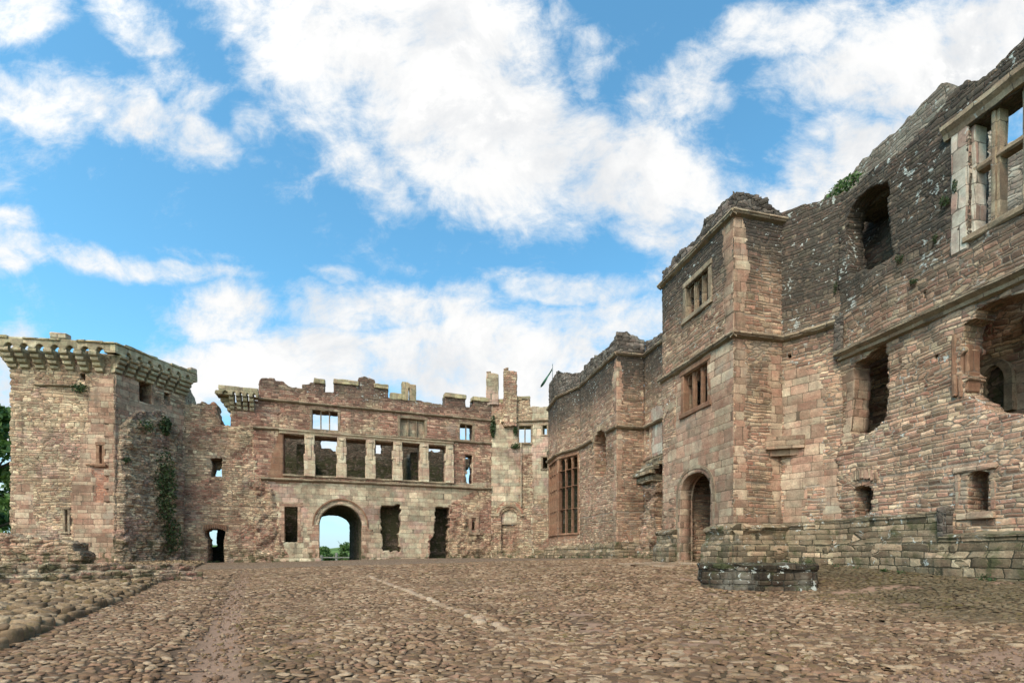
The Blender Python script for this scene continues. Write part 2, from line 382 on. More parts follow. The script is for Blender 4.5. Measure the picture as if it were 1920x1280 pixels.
def masonry(name, pal, h=.11, w=.30, joint=.012, mortar=(.30, .24, .18), wavy=.35, wob=.05, depth=.03, rubble=.3, red=0., redpal=None,
            lichen=.25, dark=None, moss=None, fine=.5, var=.45, darkcol=(.045, .04, .033), stain=.35, bright=1.):
    m = bpy.data.materials.new(name); m.use_nodes = True; t = m.node_tree; t.nodes.clear(); n = NT(t)
    U, V, X, Z, OBJ, nz = box_uv(n)
    base = n.xyz(U, V, 0)
    n1 = n.noise(base, .55, 2); n2 = n.noise(base, 3.1, 3)
    if wavy > .1: V = n.m('ADD', V, n.m('MULTIPLY', n.m('SUBTRACT', n.noise(base, 1.6, 2), .5), wavy*.3))
    V2 = n.m('ADD', V, n.m('ADD', n.m('MULTIPLY', n.m('SUBTRACT', n1, .5), wavy), n.m('MULTIPLY', n.m('SUBTRACT', n2, .5), wob)))
    U2 = n.m('ADD', U, n.m('MULTIPLY', n.m('SUBTRACT', n.noise(base, 4.5, 2), .5), wob*1.6))
    v = n.m('DIVIDE', V2, h); v = n.m('ADD', v, n.m('MULTIPLY', n.noise(v, .45, 1, dim='1D'), 1.6))
    row = n.m('FLOOR', v); fv = n.m('FRACT', v)
    r1 = n.white(n.xyz(row, 3.3, 0))[0]
    wd = n.m('MULTIPLY', n.m('ADD', n.m('MULTIPLY', r1, .9), .6), w)
    uu = n.m('ADD', n.m('DIVIDE', U2, wd), n.m('MULTIPLY', r1, 17.3))
    uu = n.m('ADD', uu, n.m('MULTIPLY', n.noise(n.m('ADD', uu, n.m('MULTIPLY', row, 13.7)), .8, 1, dim='1D'), 1.1))
    col = n.m('FLOOR', uu); fu = n.m('FRACT', uu)
    wn = n.white(n.xyz(col, row, 0)); idv, idc = wn[0], wn[1]
    du = n.m('MULTIPLY', n.m('MINIMUM', fu, n.m('SUBTRACT', 1., fu)), wd)
    dv = n.m('MULTIPLY', n.m('MINIMUM', fv, n.m('SUBTRACT', 1., fv)), h)
    ed = n.new('ShaderNodeMath', operation='SMOOTH_MIN'); n.put(ed.inputs[0], du); n.put(ed.inputs[1], dv); ed.inputs[2].default_value = h*.22
    ed = ed.outputs[0]
    if rubble > 0:
        vv_ = n.xyz(n.m('DIVIDE', U2, w*.95), n.m('DIVIDE', V2, h*1.05), 0)
        a = n.new('ShaderNodeTexVoronoi', voronoi_dimensions='2D', feature='F1'); n.put(a.inputs['Vector'], vv_); a.inputs['Scale'].default_value = 1
        b = n.new('ShaderNodeTexVoronoi', voronoi_dimensions='2D', feature='DISTANCE_TO_EDGE'); n.put(b.inputs['Vector'], vv_); b.inputs['Scale'].default_value = 1
        sel = n.m('GREATER_THAN', n.noise(base, .8, 3, .6), .5+.28*(.5-rubble))
        ed = n.mixf(sel, ed, n.m('MULTIPLY', b.outputs['Distance'], h*1.1))
        rs = n.sep(a.outputs['Color']); idv = n.mixf(sel, idv, rs[0]); idc = n.mixc(sel, idc, a.outputs['Color'])
    ids = n.sep(idc)
    fn = n.noise(OBJ, 26, 5, .65); fn2 = n.noise(OBJ, 7, 4, .6)
    edn = n.m('ADD', ed, n.m('MULTIPLY', n.m('SUBTRACT', fn, .5), joint*1.4))
    mk = n.ss(edn, joint*.35, joint*1.25)
    c = n.ramp(idv, pal)
    if red > 0 and redpal:
        rsel = n.ss(n.noise(n.v('ADD', base, (7., 3., 0.)), .45, 4, .6), .5+.3*(.5-red)-.04, .5+.3*(.5-red)+.04)
        c = n.mixc(rsel, c, n.ramp(idv, redpal))
    bri = n.m('ADD', n.m('MULTIPLY', n.m('SUBTRACT', ids[1], .5), var), 1.)
    bri = n.m('MULTIPLY', bri, n.m('ADD', n.m('MULTIPLY', n.m('SUBTRACT', fn2, .5), .9), 1.))
    bri = n.m('MULTIPLY', bri, n.m('ADD', n.m('MULTIPLY', n.m('SUBTRACT', fn, .5), fine*1.6), bright))
    c = n.mixc(1., c, n.xyz(bri, bri, bri), 'MULTIPLY')
    c = n.mixc(1., c, (1.05, .975, .945), 'MULTIPLY')
    sat = n.m('ADD', n.m('MULTIPLY', n.m('SUBTRACT', n.noise(base, 2.3, 5, .6), .5), 1.3), 1.)
    c = n.mixc(1., c, n.xyz(n.m('ADD', n.m('MULTIPLY', sat, .5), .52), sat, n.m('MULTIPLY', sat, .98)), 'MULTIPLY')
    mb = n.m('ADD', n.m('MULTIPLY', n.m('SUBTRACT', n.noise(base, 1.3, 3), .5), 1.6), .9)
    mo = n.mixc(1., mortar, n.xyz(mb, mb, mb), 'MULTIPLY')
    c = n.mixc(mk, mo, c)
    if stain > 0:   # large weathering patches
        sm = n.ss(n.noise(n.v('MULTIPLY', base, (1.5, .6, 1.)), .9, 5, .65), .48, .72)
        c = n.mixc(n.m('MULTIPLY', sm, stain), c, (.10, .085, .06))
    if var > .4:   # broad repairs and rain streaks
        big = n.m('ADD', n.m('MULTIPLY', n.m('SUBTRACT', n.noise(n.v('ADD', base, (11., 2., 0.)), .42, 4, .6), .5), 1.3), 1.)
        c = n.mixc(1., c, n.xyz(big, big, n.m('ADD', n.m('MULTIPLY', big, 1.1), -.1)), 'MULTIPLY')
        pale = n.ss(n.noise(n.v('ADD', base, (3., 19., 0.)), .6, 5, .65), .56, .68)
        c = n.mixc(n.m('MULTIPLY', pale, .38), c, (.36, .32, .25))
        stk = n.ss(n.noise(n.v('MULTIPLY', base, (2.6, .22, 1.)), 1., 5, .65), .54, .70)
        c = n.mixc(n.m('MULTIPLY', stk, .5), c, (.085, .068, .05))
    if lichen > 0:
        lv = n.m('ADD', n.noise(n.v('ADD', OBJ, (3., 5., 9.)), 7, 6, .68, .6), n.m('MULTIPLY', n.m('SUBTRACT', n.noise(OBJ, 1.3, 4, .6), .5), .55))
        lm = n.m('MULTIPLY', n.ss(lv, .70-.04*lichen, .75-.04*lichen), n.ss(n.noise(OBJ, .8, 3), .58-.15*lichen, .66-.15*lichen))
        c = n.mixc(n.m('MULTIPLY', lm, .85), c, (.50, .50, .44))
    if dark:   # black crust on exposed tops: (z where it starts, z where it is full, strength)
        zz = n.m('ADD', Z, n.m('MULTIPLY', n.m('SUBTRACT', n.noise(base, .7, 5, .65), .5), dark[3] if len(dark) > 3 else 2.2))
        dm = n.m('MULTIPLY', n.ss(zz, dark[0], dark[1]), dark[2])
        dm = n.m('MULTIPLY', dm, n.ss(fn2, .25, .5, .5, 1.))
        c = n.mixc(dm, c, darkcol)
        lv2 = n.m('MULTIPLY', n.ss(n.m('ADD', n.noise(OBJ, 6.5, 6, .66, .5), n.m('MULTIPLY', n.m('SUBTRACT', n.noise(OBJ, 1.1, 4, .6), .5), .6)), .62, .67), n.ss(zz, dark[0], dark[1], 0., .8))
        c = n.mixc(n.m('MULTIPLY', lv2, n.ss(lichen if isinstance(lichen, float) else .3, 0., .3)), c, (.52, .53, .47))
    if moss:   # (z top, strength, amount)
        zz = n.m('ADD', Z, n.m('MULTIPLY', n.m('SUBTRACT', n.noise(base, .8, 4, .65), .5), 1.2))
        mm = n.m('MULTIPLY', n.ss(zz, moss[0], moss[0]-.7), n.ss(n.noise(OBJ, 2.2, 4, .65), .55-.25*moss[1], .68-.25*moss[1]))
        c = n.mixc(n.m('MULTIPLY', mm, .75), c, (.06, .062, .025))
    top = n.m('MULTIPLY', n.ss(nz, .75, .95), .6)
    c = n.mixc(n.m('MULTIPLY', top, n.ss(fn2, .35, .6)), c, (.10, .10, .05))
    bs = n.new('ShaderNodeBsdfPrincipled'); n.put(bs.inputs['Base Color'], c); bs.inputs['Roughness'].default_value = .93
    bs.inputs['Specular IOR Level'].default_value = .15
    hh = n.m('MULTIPLY', mk, n.m('ADD', n.m('MULTIPLY', ids[2], .7), .45))
    dome = n.m('MINIMUM', n.m('DIVIDE', ed, h*.45), 1.)
    hh = n.m('ADD', hh, n.m('MULTIPLY', dome, .35))
    hh = n.m('ADD', hh, n.m('MULTIPLY', fn, .42)); hh = n.m('ADD', hh, n.m('MULTIPLY', fn2, .55))
    dn = n.new('ShaderNodeDisplacement'); n.put(dn.inputs['Height'], hh); dn.inputs['Midlevel'].default_value = 1.; dn.inputs['Scale'].default_value = depth
    out = n.new('ShaderNodeOutputMaterial'); t.links.new(bs.outputs[0], out.inputs[0]); t.links.new(dn.outputs[0], out.inputs['Displacement'])
    m.displacement_method = 'BOTH'
    return m

def plain(name, col, col2=None, scale=6., rough=.9, bump=.3, detail=5, dist=.02):
    m = bpy.data.materials.new(name); m.use_nodes = True; t = m.node_tree; n = NT(t)
    bs = t.nodes['Principled BSDF']; tc = n.new('ShaderNodeTexCoord')
    f = n.noise(tc.outputs['Object'], scale, detail, .6)
    c = n.mixc(n.ss(f, .3, .7), col, col2 or tuple(x*.6 for x in col))
    f2 = n.noise(tc.outputs['Object'], scale*7, 4, .6)
    b = n.m('ADD', n.m('MULTIPLY', f2, .8), .6); c = n.mixc(1., c, n.xyz(b, b, b), 'MULTIPLY')
    n.put(bs.inputs['Base Color'], c); bs.inputs['Roughness'].default_value = rough; bs.inputs['Specular IOR Level'].default_value = .2
    bp = n.new('ShaderNodeBump'); bp.inputs['Strength'].default_value = bump; bp.inputs['Distance'].default_value = dist
    n.put(bp.inputs['Height'], n.m('ADD', f2, f)); n.put(bs.inputs['Normal'], bp.outputs[0])
    return m

RED = [(.25, .135, .095), (.32, .19, .135), (.21, .115, .085), (.38, .27, .185), (.29, .155, .11), (.34, .225, .16)]
TAN = [(.43, .33, .215), (.35, .25, .16), (.48, .40, .265), (.31, .205, .14), (.39, .31, .205), (.45, .33, .22)]
GRY = [(.38, .335, .235), (.42, .355, .245), (.34, .285, .20), (.40, .305, .215), (.36, .325, .23), (.44, .385, .27)]
BRN = [(.29, .185, .12), (.35, .235, .155), (.235, .145, .098), (.42, .30, .20), (.33, .19, .13), (.38, .275, .18), (.27, .20, .13)]
M = {}
M['red'] = masonry('red_sandstone_rubble', RED, h=.13, w=.34, red=.35, redpal=TAN, lichen=.35, mortar=(.22, .145, .105), depth=.03, dark=(11.2, 12.6, .65), wavy=.2, var=.9, fine=.8)
M['tan'] = masonry('tan_rubble', TAN, h=.13, w=.32, red=.4, redpal=RED, lichen=.2, rubble=.4, depth=.045, moss=(1.6, .35), mortar=(.28, .22, .155), var=.85, fine=.9)
M['tower'] = masonry('tower_rubble', TAN, h=.14, w=.34, red=.28, redpal=[(.33, .2, .15), (.4, .27, .2), (.27, .18, .14), (.36, .25, .19)], lichen=.5, rubble=.35, depth=.05, dark=(11.5, 13., .6), moss=(2.4, .3), mortar=(.29, .23, .165), var=.8, fine=.9, stain=.45)
M['ashlar'] = masonry('grey_ashlar', GRY, h=.34, w=.62, joint=.01, wavy=.03, wob=.015, depth=.012, rubble=0, lichen=.1, fine=.8, var=.5, stain=.45, mortar=(.19, .155, .105), red=.3, redpal=[(.38, .26, .2), (.42, .30, .23), (.34, .25, .2)], moss=(1.2, .3))
M['buff'] = masonry('buff_ashlar', [(.50, .42, .29), (.46, .38, .26), (.52, .46, .33), (.44, .33, .24)], h=.4, w=.7, joint=.008, wavy=0., wob=.01, depth=.012, rubble=0, lichen=.15, var=.25, stain=.25, mortar=(.3, .26, .18))
M['pink'] = masonry('pink_ashlar', [(.34, .24, .165), (.36, .27, .19), (.31, .20, .14), (.38, .30, .21), (.35, .225, .155)], h=.26, w=.5, joint=.009, wavy=.04, wob=.02, depth=.014, rubble=0, lichen=.1, var=.55, stain=.5, mortar=(.17, .12, .08), moss=(1.6, .4), fine=.8)
M['hall'] = masonry('hall_rubble', BRN, h=.10, w=.30, red=.4, redpal=[(.32, .19, .13), (.37, .25, .17), (.28, .165, .115), (.43, .33, .225)], lichen=1.2, rubble=.22, depth=.026, mortar=(.28, .215, .155), dark=(8., 10.6, .9, 3.6), moss=(1.5, .6), wavy=.26, var=.9, fine=.9, stain=.55)
M['near'] = masonry('near_hall_rubble', BRN, h=.095, w=.24, red=.45, redpal=[(.36, .215, .145), (.42, .285, .19), (.30, .18, .13), (.47, .37, .25)], lichen=1.6, rubble=.2, depth=.026, mortar=(.31, .24, .175), dark=(5.9, 8.7, .9, 4.), moss=(1.3, .5), wavy=.26, var=.95, fine=.9, stain=.6)
M['wetplinth'] = masonry('mossy_plinth_stone', [(.21, .165, .105), (.26, .20, .13), (.16, .125, .08), (.32, .25, .165)], h=.17, w=.5, joint=.014, wavy=.12, wob=.06, depth=.03, rubble=.12, lichen=2.0, mortar=(.06, .05, .03), moss=(3., .15), stain=.8, var=.9, fine=.9)
M['block'] = masonry('dark_block_stone', [(.055, .042, .028), (.075, .056, .038), (.04, .03, .022), (.09, .066, .045)], h=.15, w=.4, joint=.014, wavy=.05, wob=.05, depth=.035, rubble=0, lichen=2.6, mortar=(.03, .026, .02), moss=(3., .1), stain=.3, var=.9, fine=.9, bright=.72)
M['dark'] = masonry('painted_shade_rubble', [(.12, .095, .07), (.16, .12, .09), (.09, .075, .055), (.19, .15, .11)], h=.14, w=.32, lichen=.3, rubble=.5, depth=.04, mortar=(.10, .085, .06), moss=(9., .6), stain=.6)  # stone darkened to carry the interior shade, with damp and moss besides
M['back'] = masonry('far_gable_rubble', [(.27, .235, .185), (.32, .28, .22), (.23, .19, .15), (.34, .30, .24)], h=.12, w=.32, lichen=.3, rubble=.4, depth=.03, mortar=(.2, .165, .12), dark=(13.5, 16.5, .5), var=.8)
M['orange'] = masonry('orange_dressed_stone', [(.235, .135, .085), (.27, .165, .105), (.20, .115, .072)], h=.5, w=.8, joint=.006, wavy=0, wob=0, depth=.008, rubble=0, lichen=.05, var=.25, stain=.25, mortar=(.2, .13, .09))
M['trim'] = masonry('weathered_string_stone', [(.27, .215, .145), (.32, .26, .18), (.22, .17, .115)], h=.5, w=.7, joint=.008, wavy=0, wob=0, depth=.014, rubble=0, lichen=.8, var=.35, stain=.85, mortar=(.15, .12, .09), fine=.9)
M['cap'] = masonry('yellow_lichen_coping', [(.34, .30, .18), (.39, .34, .20), (.28, .25, .155), (.34, .27, .17)], h=.5, w=.6, joint=.01, wavy=0, wob=0, depth=.02, rubble=0, lichen=.4, var=.4, stain=.3)
M['brick'] = masonry('thin_red_brick', [(.36, .17, .11), (.42, .22, .14), (.30, .15, .10)], h=.07, w=.2, joint=.008, wavy=.03, wob=.02, depth=.012, rubble=0, lichen=0, mortar=(.33, .25, .19))
M['pale'] = masonry('pale_lichened_jamb', [(.40, .36, .29), (.46, .43, .35), (.36, .30, .24), (.33, .24, .19)], h=.45, w=.5, joint=.008, wavy=0, wob=.01, depth=.015, rubble=0, lichen=.8, var=.4, stain=.4, mortar=(.2, .16, .12))
M['corbel'] = masonry('lichened_corbel_stone', [(.36, .32, .20), (.30, .26, .17), (.40, .35, .23)], h=.28, w=.6, joint=.008, wavy=0, wob=0, depth=.02, rubble=0, lichen=.4, var=.7, stain=.7)
M['corbel'].displacement_method = 'BUMP'
M['plaster'] = plain('pale_old_plaster', (.52, .50, .42), (.38, .35, .28), 5)
M['blackcrust'] = masonry('black_crusted_parapet', [(.10, .085, .07), (.14, .12, .10), (.18, .155, .13), (.075, .065, .055)], h=.15, w=.34, lichen=.7, rubble=.5, depth=.045, mortar=(.07, .06, .05), stain=.4)
exec_order = None
# ================================================================== GROUND
def make_ground():
    def axis(lo, hi, near0, near1, cell):
        a = list(np.arange(near0, near1, cell)); s = cell; x = near1
        while x < hi: a.append(x); s *= 1.22; x += s
        a.append(hi); s = cell; x = near0-cell; b = []
        while x > lo: b.append(x); s *= 1.22; x -= s
        b.append(lo); return np.array(b[::-1]+a)
    xs = axis(-2500, 2500, -24, 16, .2); ys = axis(-300, 3500, 0, 40, .2)
    X, Y = np.meshgrid(xs, ys); Z = zg(X, Y)+((fbm(X*1.3, Y*1.3, 4)-.5)*.008-.006)*(Y < 45)
    # worn runnel sunk a little
    ch = GPX(CHAN); d = np.full(X.shape, 9.)
    for (ax, ay), (bx, by) in zip(ch[:-1], ch[1:]):
        ex, ey = bx-ax, by-ay; t = np.clip(((X-ax)*ex+(Y-ay)*ey)/(ex*ex+ey*ey), 0, 1); d = np.minimum(d, np.hypot(X-ax-t*ex, Y-ay-t*ey))
    Z -= .05*np.exp(-(d/.35)**2)
    ny, nx = X.shape; idx = np.arange(nx*ny).reshape(ny, nx)
    Q = np.c_[idx[:-1, :-1].ravel(), idx[:-1, 1:].ravel(), idx[1:, 1:].ravel(), idx[1:, :-1].ravel()]
    me = fastmesh('ground', np.c_[X.ravel(), Y.ravel(), Z.ravel()], Q)
    wob = (fbm(X*3, Y*3, 8)-.5)*.5
    bare = np.clip(1.3*np.exp(-(d/.26)**2), 0, 1); bare = np.maximum(bare, inpoly(X+wob, Y+wob, GPX(DIRT))*1.); bare = np.maximum(bare, np.clip((fbm(X*.9, Y*.9, 77)-.70)*16, 0, 1)*(Y < 45))
    at = me.attributes.new('bare', 'FLOAT', 'POINT'); at.data.foreach_set('value', bare.ravel().astype(np.float32))
    me.polygons.foreach_set('use_smooth', [True]*len(me.polygons))
    # material: brown dirt with pitched cobbles in bump far off, grass outside
    m = bpy.data.materials.new('courtyard_dirt'); m.use_nodes = True; t = m.node_tree; n = NT(t); bs = t.nodes['Principled BSDF']
    tc = n.new('ShaderNodeTexCoord'); P = tc.outputs['Object']; x, y, z = n.sep(P)
    f = n.noise(P, 1.1, 5, .6); f2 = n.noise(P, 22, 5, .65)
    c = n.mixc(n.ss(f, .35, .65), (.07, .043, .024), (.10, .062, .035))
    b = n.m('ADD', n.m('MULTIPLY', f2, .9), .55); c = n.mixc(1., c, n.xyz(b, b, b), 'MULTIPLY')
    gr = n.m('MULTIPLY', n.ss(n.noise(P, .55, 4, .6), .52, .64), .55); c = n.mixc(gr, c, (.07, .06, .025))
    at_ = n.new('ShaderNodeAttribute'); at_.attribute_name = 'bare'; c = n.mixc(at_.outputs['Fac'], c, n.mixc(f2, (.22, .13, .085), (.33, .205, .135)))
    vec = n.xyz(n.m('MULTIPLY', x, 6.5), n.m('MULTIPLY', y, 11.), 0)
    vo = n.new('ShaderNodeTexVoronoi', feature='DISTANCE_TO_EDGE', voronoi_dimensions='2D'); n.put(vo.inputs['Vector'], vec); vo.inputs['Scale'].default_value = 1
    vc = n.new('ShaderNodeTexVoronoi', feature='F1', voronoi_dimensions='2D'); n.put(vc.inputs['Vector'], vec); vc.inputs['Scale'].default_value = 1
    st = n.ramp(n.sep(vc.outputs['Color'])[0], [(.22, .145, .095), (.27, .185, .12), (.18, .12, .08), (.32, .23, .155), (.24, .15, .10)])
    stm = n.m('MULTIPLY', n.ss(vo.outputs['Distance'], .03, .16), n.m('MULTIPLY', n.ss(y, 19., 21.), n.ss(y, 41., 38.)))
    c = n.mixc(stm, c, st)
    r = n.new('ShaderNodeVectorMath', operation='LENGTH'); n.put(r.inputs[0], n.v('SUBTRACT', P, (-5., 15., 0.)))
    c = n.mixc(n.ss(r.outputs['Value'], 33., 35.), c, n.mixc(n.ss(n.noise(P, .02, 6), .4, .6), (.07, .12, .025), (.13, .19, .05)))
    n.put(bs.inputs['Base Color'], c); bs.inputs['Roughness'].default_value = .95; bs.inputs['Specular IOR Level'].default_value = .15
    bp = n.new('ShaderNodeBump'); bp.inputs['Strength'].default_value = .8; bp.inputs['Distance'].default_value = .03
    n.put(bp.inputs['Height'], n.m('ADD', n.m('MULTIPLY', f2, .5), n.m('MULTIPLY', stm, .8))); n.put(bs.inputs['Normal'], bp.outputs[0])
    o = link('ground', me, m); o['kind'] = 'structure'; o['label'] = 'brown dirt ground of the courtyard rolling out to grass'
CHAN = [(400, 1290), (408, 1230), (418, 1180), (432, 1140), (445, 1105), (455, 1085), (462, 1068)]
DIRT = [(1640, 1285), (1700, 1262), (1760, 1240), (1850, 1218), (1960, 1200), (1980, 1240), (1880, 1262), (1800, 1285)]
make_ground()

def stones(name, cx, cy, lx, ly, hz, ang, z, nring, mat, seed=0, tilt=.12, label=None, cat=None, kind='stuff', sink=.0, flatg=False, pw=.68, irr=0.):
    r = np.random.default_rng(seed); N = len(cx); K = nring
    th = np.arange(K)/K*2*np.pi
    ph = r.uniform(0, 6.28, (N, 3)); am = r.uniform(.0, .12, (N, 3))
    rad = 1+am[:, :1]*np.cos(2*th+ph[:, :1])+am[:, 1:2]*np.cos(3*th+ph[:, 1:2])+am[:, 2:]*.6*np.cos(5*th+ph[:, 2:])
    c, s = np.cos(th), np.sin(th)
    sx = np.sign(c)*np.abs(c)**pw; sy = np.sign(s)*np.abs(s)**pw
    if irr: rad = rad+r.uniform(-irr, irr, (N, K))
    rings = [(1.0, -.5), (.93, .45), (.60, .92)] if not flatg else [(1.0, -.9), (.97, .55), (.84, .92), (.45, 1.)]
    VV = []
    tx = r.normal(0, tilt, N); ty = r.normal(0, tilt, N)
    ca, sa = np.cos(ang), np.sin(ang)
    for k, (q, zz) in enumerate(rings):
        x = sx*rad*q*lx[:, None]/2; y = sy*rad*q*ly[:, None]/2
        pass; Z = z[:, None]+hz[:, None]*(zz+r.uniform(-.06, .06, (N, K))*(k > 0))+x*tx[:, None]+y*ty[:, None]
        VV.append(np.stack([cx[:, None]+x*ca[:, None]-y*sa[:, None], cy[:, None]+x*sa[:, None]+y*ca[:, None], Z], -1))
    top = np.stack([cx, cy, z+hz*1.0], -1)[:, None, :]
    V = np.concatenate(VV+[top], 1); nv = V.shape[1]; base = np.arange(N)[:, None]*nv
    k = np.arange(K); k2 = (k+1) % K; Q = []
    for a in range(len(rings)-1):
        q = np.stack([a*K+k, a*K+k2, (a+1)*K+k2, (a+1)*K+k], -1); Q.append((base[:, :, None]+q[None]).reshape(-1, 4))
    a = len(rings)-1
    tq = np.stack([a*K+k, a*K+k2, np.full(K, nv-1)], -1); T = (base[:, :, None]+tq[None]).reshape(-1, 3)
    me = fastmesh(name, V.reshape(-1, 3), np.concatenate(Q), None, T)
    if not flatg: me.polygons.foreach_set('use_smooth', [True]*len(me.polygons))
    return link(name, me, mat)

def cobble_mat(name, cols, lich=.0, mossy=0.):
    m = bpy.data.materials.new(name); m.use_nodes = True; t = m.node_tree; n = NT(t); bs = t.nodes['Principled BSDF']
    geo = n.new('ShaderNodeNewGeometry'); tc = n.new('ShaderNodeTexCoord'); P = tc.outputs['Object']
    c = n.ramp(geo.outputs['Random Per Island'], cols)
    f = n.noise(P, 30, 5, .65); g = n.noise(P, .8, 4, .6); h = n.noise(P, 9, 4, .6)
    b = n.m('MULTIPLY', n.m('ADD', n.m('MULTIPLY', f, 1.3), .35), n.m('ADD', n.m('MULTIPLY', h, 1.0), .5))
    c = n.mixc(1., c, n.xyz(b, b, b), 'MULTIPLY')
    c = n.mixc(n.ss(g, .42, .72, 0., .55), c, (.12, .075, .045))
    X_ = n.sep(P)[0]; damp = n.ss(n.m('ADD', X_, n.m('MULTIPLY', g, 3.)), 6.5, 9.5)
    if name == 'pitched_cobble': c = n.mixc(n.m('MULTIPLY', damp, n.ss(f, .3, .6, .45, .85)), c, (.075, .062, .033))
    if mossy > 0: c = n.mixc(n.m('MULTIPLY', n.ss(h, .5, .62), n.ss(n.noise(P, .5, 4, .6), .5, .62, mossy*.35, mossy)), c, (.10, .075, .022))
    if lich > 0: c = n.mixc(n.m('MULTIPLY', n.ss(n.noise(P, 12, 3), .62, .67), lich), c, (.42, .42, .36))
    c = n.mixc(1., c, (.98, .955, .97), 'MULTIPLY'); n.put(bs.inputs['Base Color'], c); bs.inputs['Roughness'].default_value = .9; bs.inputs['Specular IOR Level'].default_value = .15
    bp = n.new('ShaderNodeBump'); bp.inputs['Strength'].default_value = .6; bp.inputs['Distance'].default_value = .012
    n.put(bp.inputs['Height'], n.m('ADD', f, h)); n.put(bs.inputs['Normal'], bp.outputs[0])
    return m
COBC = [(.235, .140, .078), (.155, .09, .05), (.28, .18, .104), (.105, .064, .038), (.20, .118, .068), (.37, .26, .16), (.18, .115, .066), (.13, .076, .045), (.25, .142, .086), (.30, .205, .125)]
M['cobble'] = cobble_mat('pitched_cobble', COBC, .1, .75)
M['palestone'] = cobble_mat('pale_edging_stone', [(.34, .23, .15), (.40, .29, .19), (.28, .19, .12), (.36, .25, .16), (.25, .165, .105)], .1, .5)
M['slab'] = cobble_mat('rough_paving_stone', [(.25, .165, .09), (.18, .115, .062), (.31, .21, .12), (.12, .08, .045), (.21, .14, .078), (.36, .26, .155)], .08, .9)

EDGE = [(-140, 1278), (0, 1217), (127, 1170), (200, 1137), (267, 1107), (333, 1077), (383, 1056)]
EG = GPX(EDGE)
PLATPOLY = [(-20, 2)]+EG+[(-20.8, 30.5), (-22, 27), (-30, 26), (-30, 2)]

def cobbles():
    r = np.random.default_rng(11)
    out = []
    def rows(y0, y1, rmin, rmax, wmin, wmax, xlim):
        ys = []; y = y0
        while y < y1:
            h = r.uniform(rmin, rmax); ys.append((y+h/2, h)); y += h
        for yc, h in ys:
            w = r.uniform(wmin, wmax, int(2*xlim/((wmin+wmax)/2))+4)
            big = r.random(len(w)) < .06; w[big] *= 1.45
            x = np.cumsum(w)-w/2-xlim-r.uniform(0, .3)
            k = np.abs(x) < yc*1.12+1.2; 
            out.append(np.c_[x[k], np.full(k.sum(), yc), w[k], np.full(k.sum(), h)])
    rows(2.9, 6, .034, .075, .05, .14, 9)
    rows(6, 10, .04, .08, .06, .155, 12)
    rows(10, 15, .055, .10, .07, .19, 18)
    rows(15, 23, .08, .13, .11, .24, 27)
    A = np.concatenate(out); x, y, w, h = A.T
    # wavy rows
    wx = (fbm(x*.35, y*.35, 21)-.5)*1.2; wy = (fbm(x*.3+9, y*.3, 22)-.5)*1.6
    e = .05; ang = -( (fbm((x+e)*.3+9, y*.3, 22)-fbm(x*.3+9, y*.3, 22))/e*1.6)*-1
    X = x+wx; Y = y+wy
    ang = np.clip(ang, -.7, .7)+r.normal(0, .13, len(x))
    w = w*r.uniform(.82, 1.03, len(w)); h = h*r.uniform(.78, 1.04, len(h))
    front = np.clip((X+1.0)/4, 0, 1)*np.clip((7.5-Y)/3, 0, 1)         # rounder bigger stones front right
    grow = (r.random(len(X)) < .20*front+.025); w = np.where(grow, w*1.7, w); h = np.where(grow, h*1.9, h)
    hz = r.uniform(.006, .019, len(X))*np.where(grow, 1.35, 1); patch = fbm(X*.5, Y*.5, 31)
    hz *= np.clip(1.5-1.5*np.abs(patch-.45)*2, .55, 1.2)
    # bare dirt: runnel, worn patches
    ch = GPX(CHAN); d = np.full(X.shape, 9.)
    for (ax, ay), (bx, by) in zip(ch[:-1], ch[1:]):
        ex, ey = bx-ax, by-ay; t = np.clip(((X-ax)*ex+(Y-ay)*ey)/(ex*ex+ey*ey), 0, 1); d = np.minimum(d, np.hypot(X-ax-t*ex, Y-ay-t*ey))
    wid = .16+.12*fbm(X*2, Y*2, 5)+.06*np.clip((9-Y)/5, 0, 1)
    keep = (d > wid) | ((d > wid*.65) & (r.random(len(X)) < .2))
    dp = GPX(DIRT)
    wob = (fbm(X*3, Y*3, 8)-.5)*.5
    keep &= ~(inpoly(X+wob, Y+wob, dp) & (r.random(len(X)) < .93))
    bare = fbm(X*.9, Y*.9, 77); keep &= ~((bare > .72) & (r.random(len(X)) < .7))
    keep &= ~inpoly(X, Y, PLATPOLY)
    z = zg(X, Y)+.004
    sinkz = np.clip((fbm(X*.8+4, Y*.8, 55)-.5)*.025, -.005, .006); z = z-sinkz-np.where(d < .4, .03, 0)
    for i, (sel, K, nm) in enumerate(((Y < 7, 12, 'a'), (Y >= 7, 8, 'b'))):
        q = keep & sel
        if i == 0: P1 = q
        else: P2 = q
    objs = []
    for q, K, sd in ((P1, 10, 1), (P2, 7, 2)):
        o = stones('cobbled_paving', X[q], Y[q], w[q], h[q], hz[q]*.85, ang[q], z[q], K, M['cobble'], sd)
        objs.append(o)
    # join both densities into one carpet
    a, b = objs
    bm = bmesh.new(); bm.from_mesh(a.data); bm.from_mesh(b.data); bm.to_mesh(a.data); bm.free()
    bpy.data.objects.remove(b)
    tag(a, 'brown pitched cobbles laid in wavy rows over the court floor', None, kind='stuff')
cobbles()

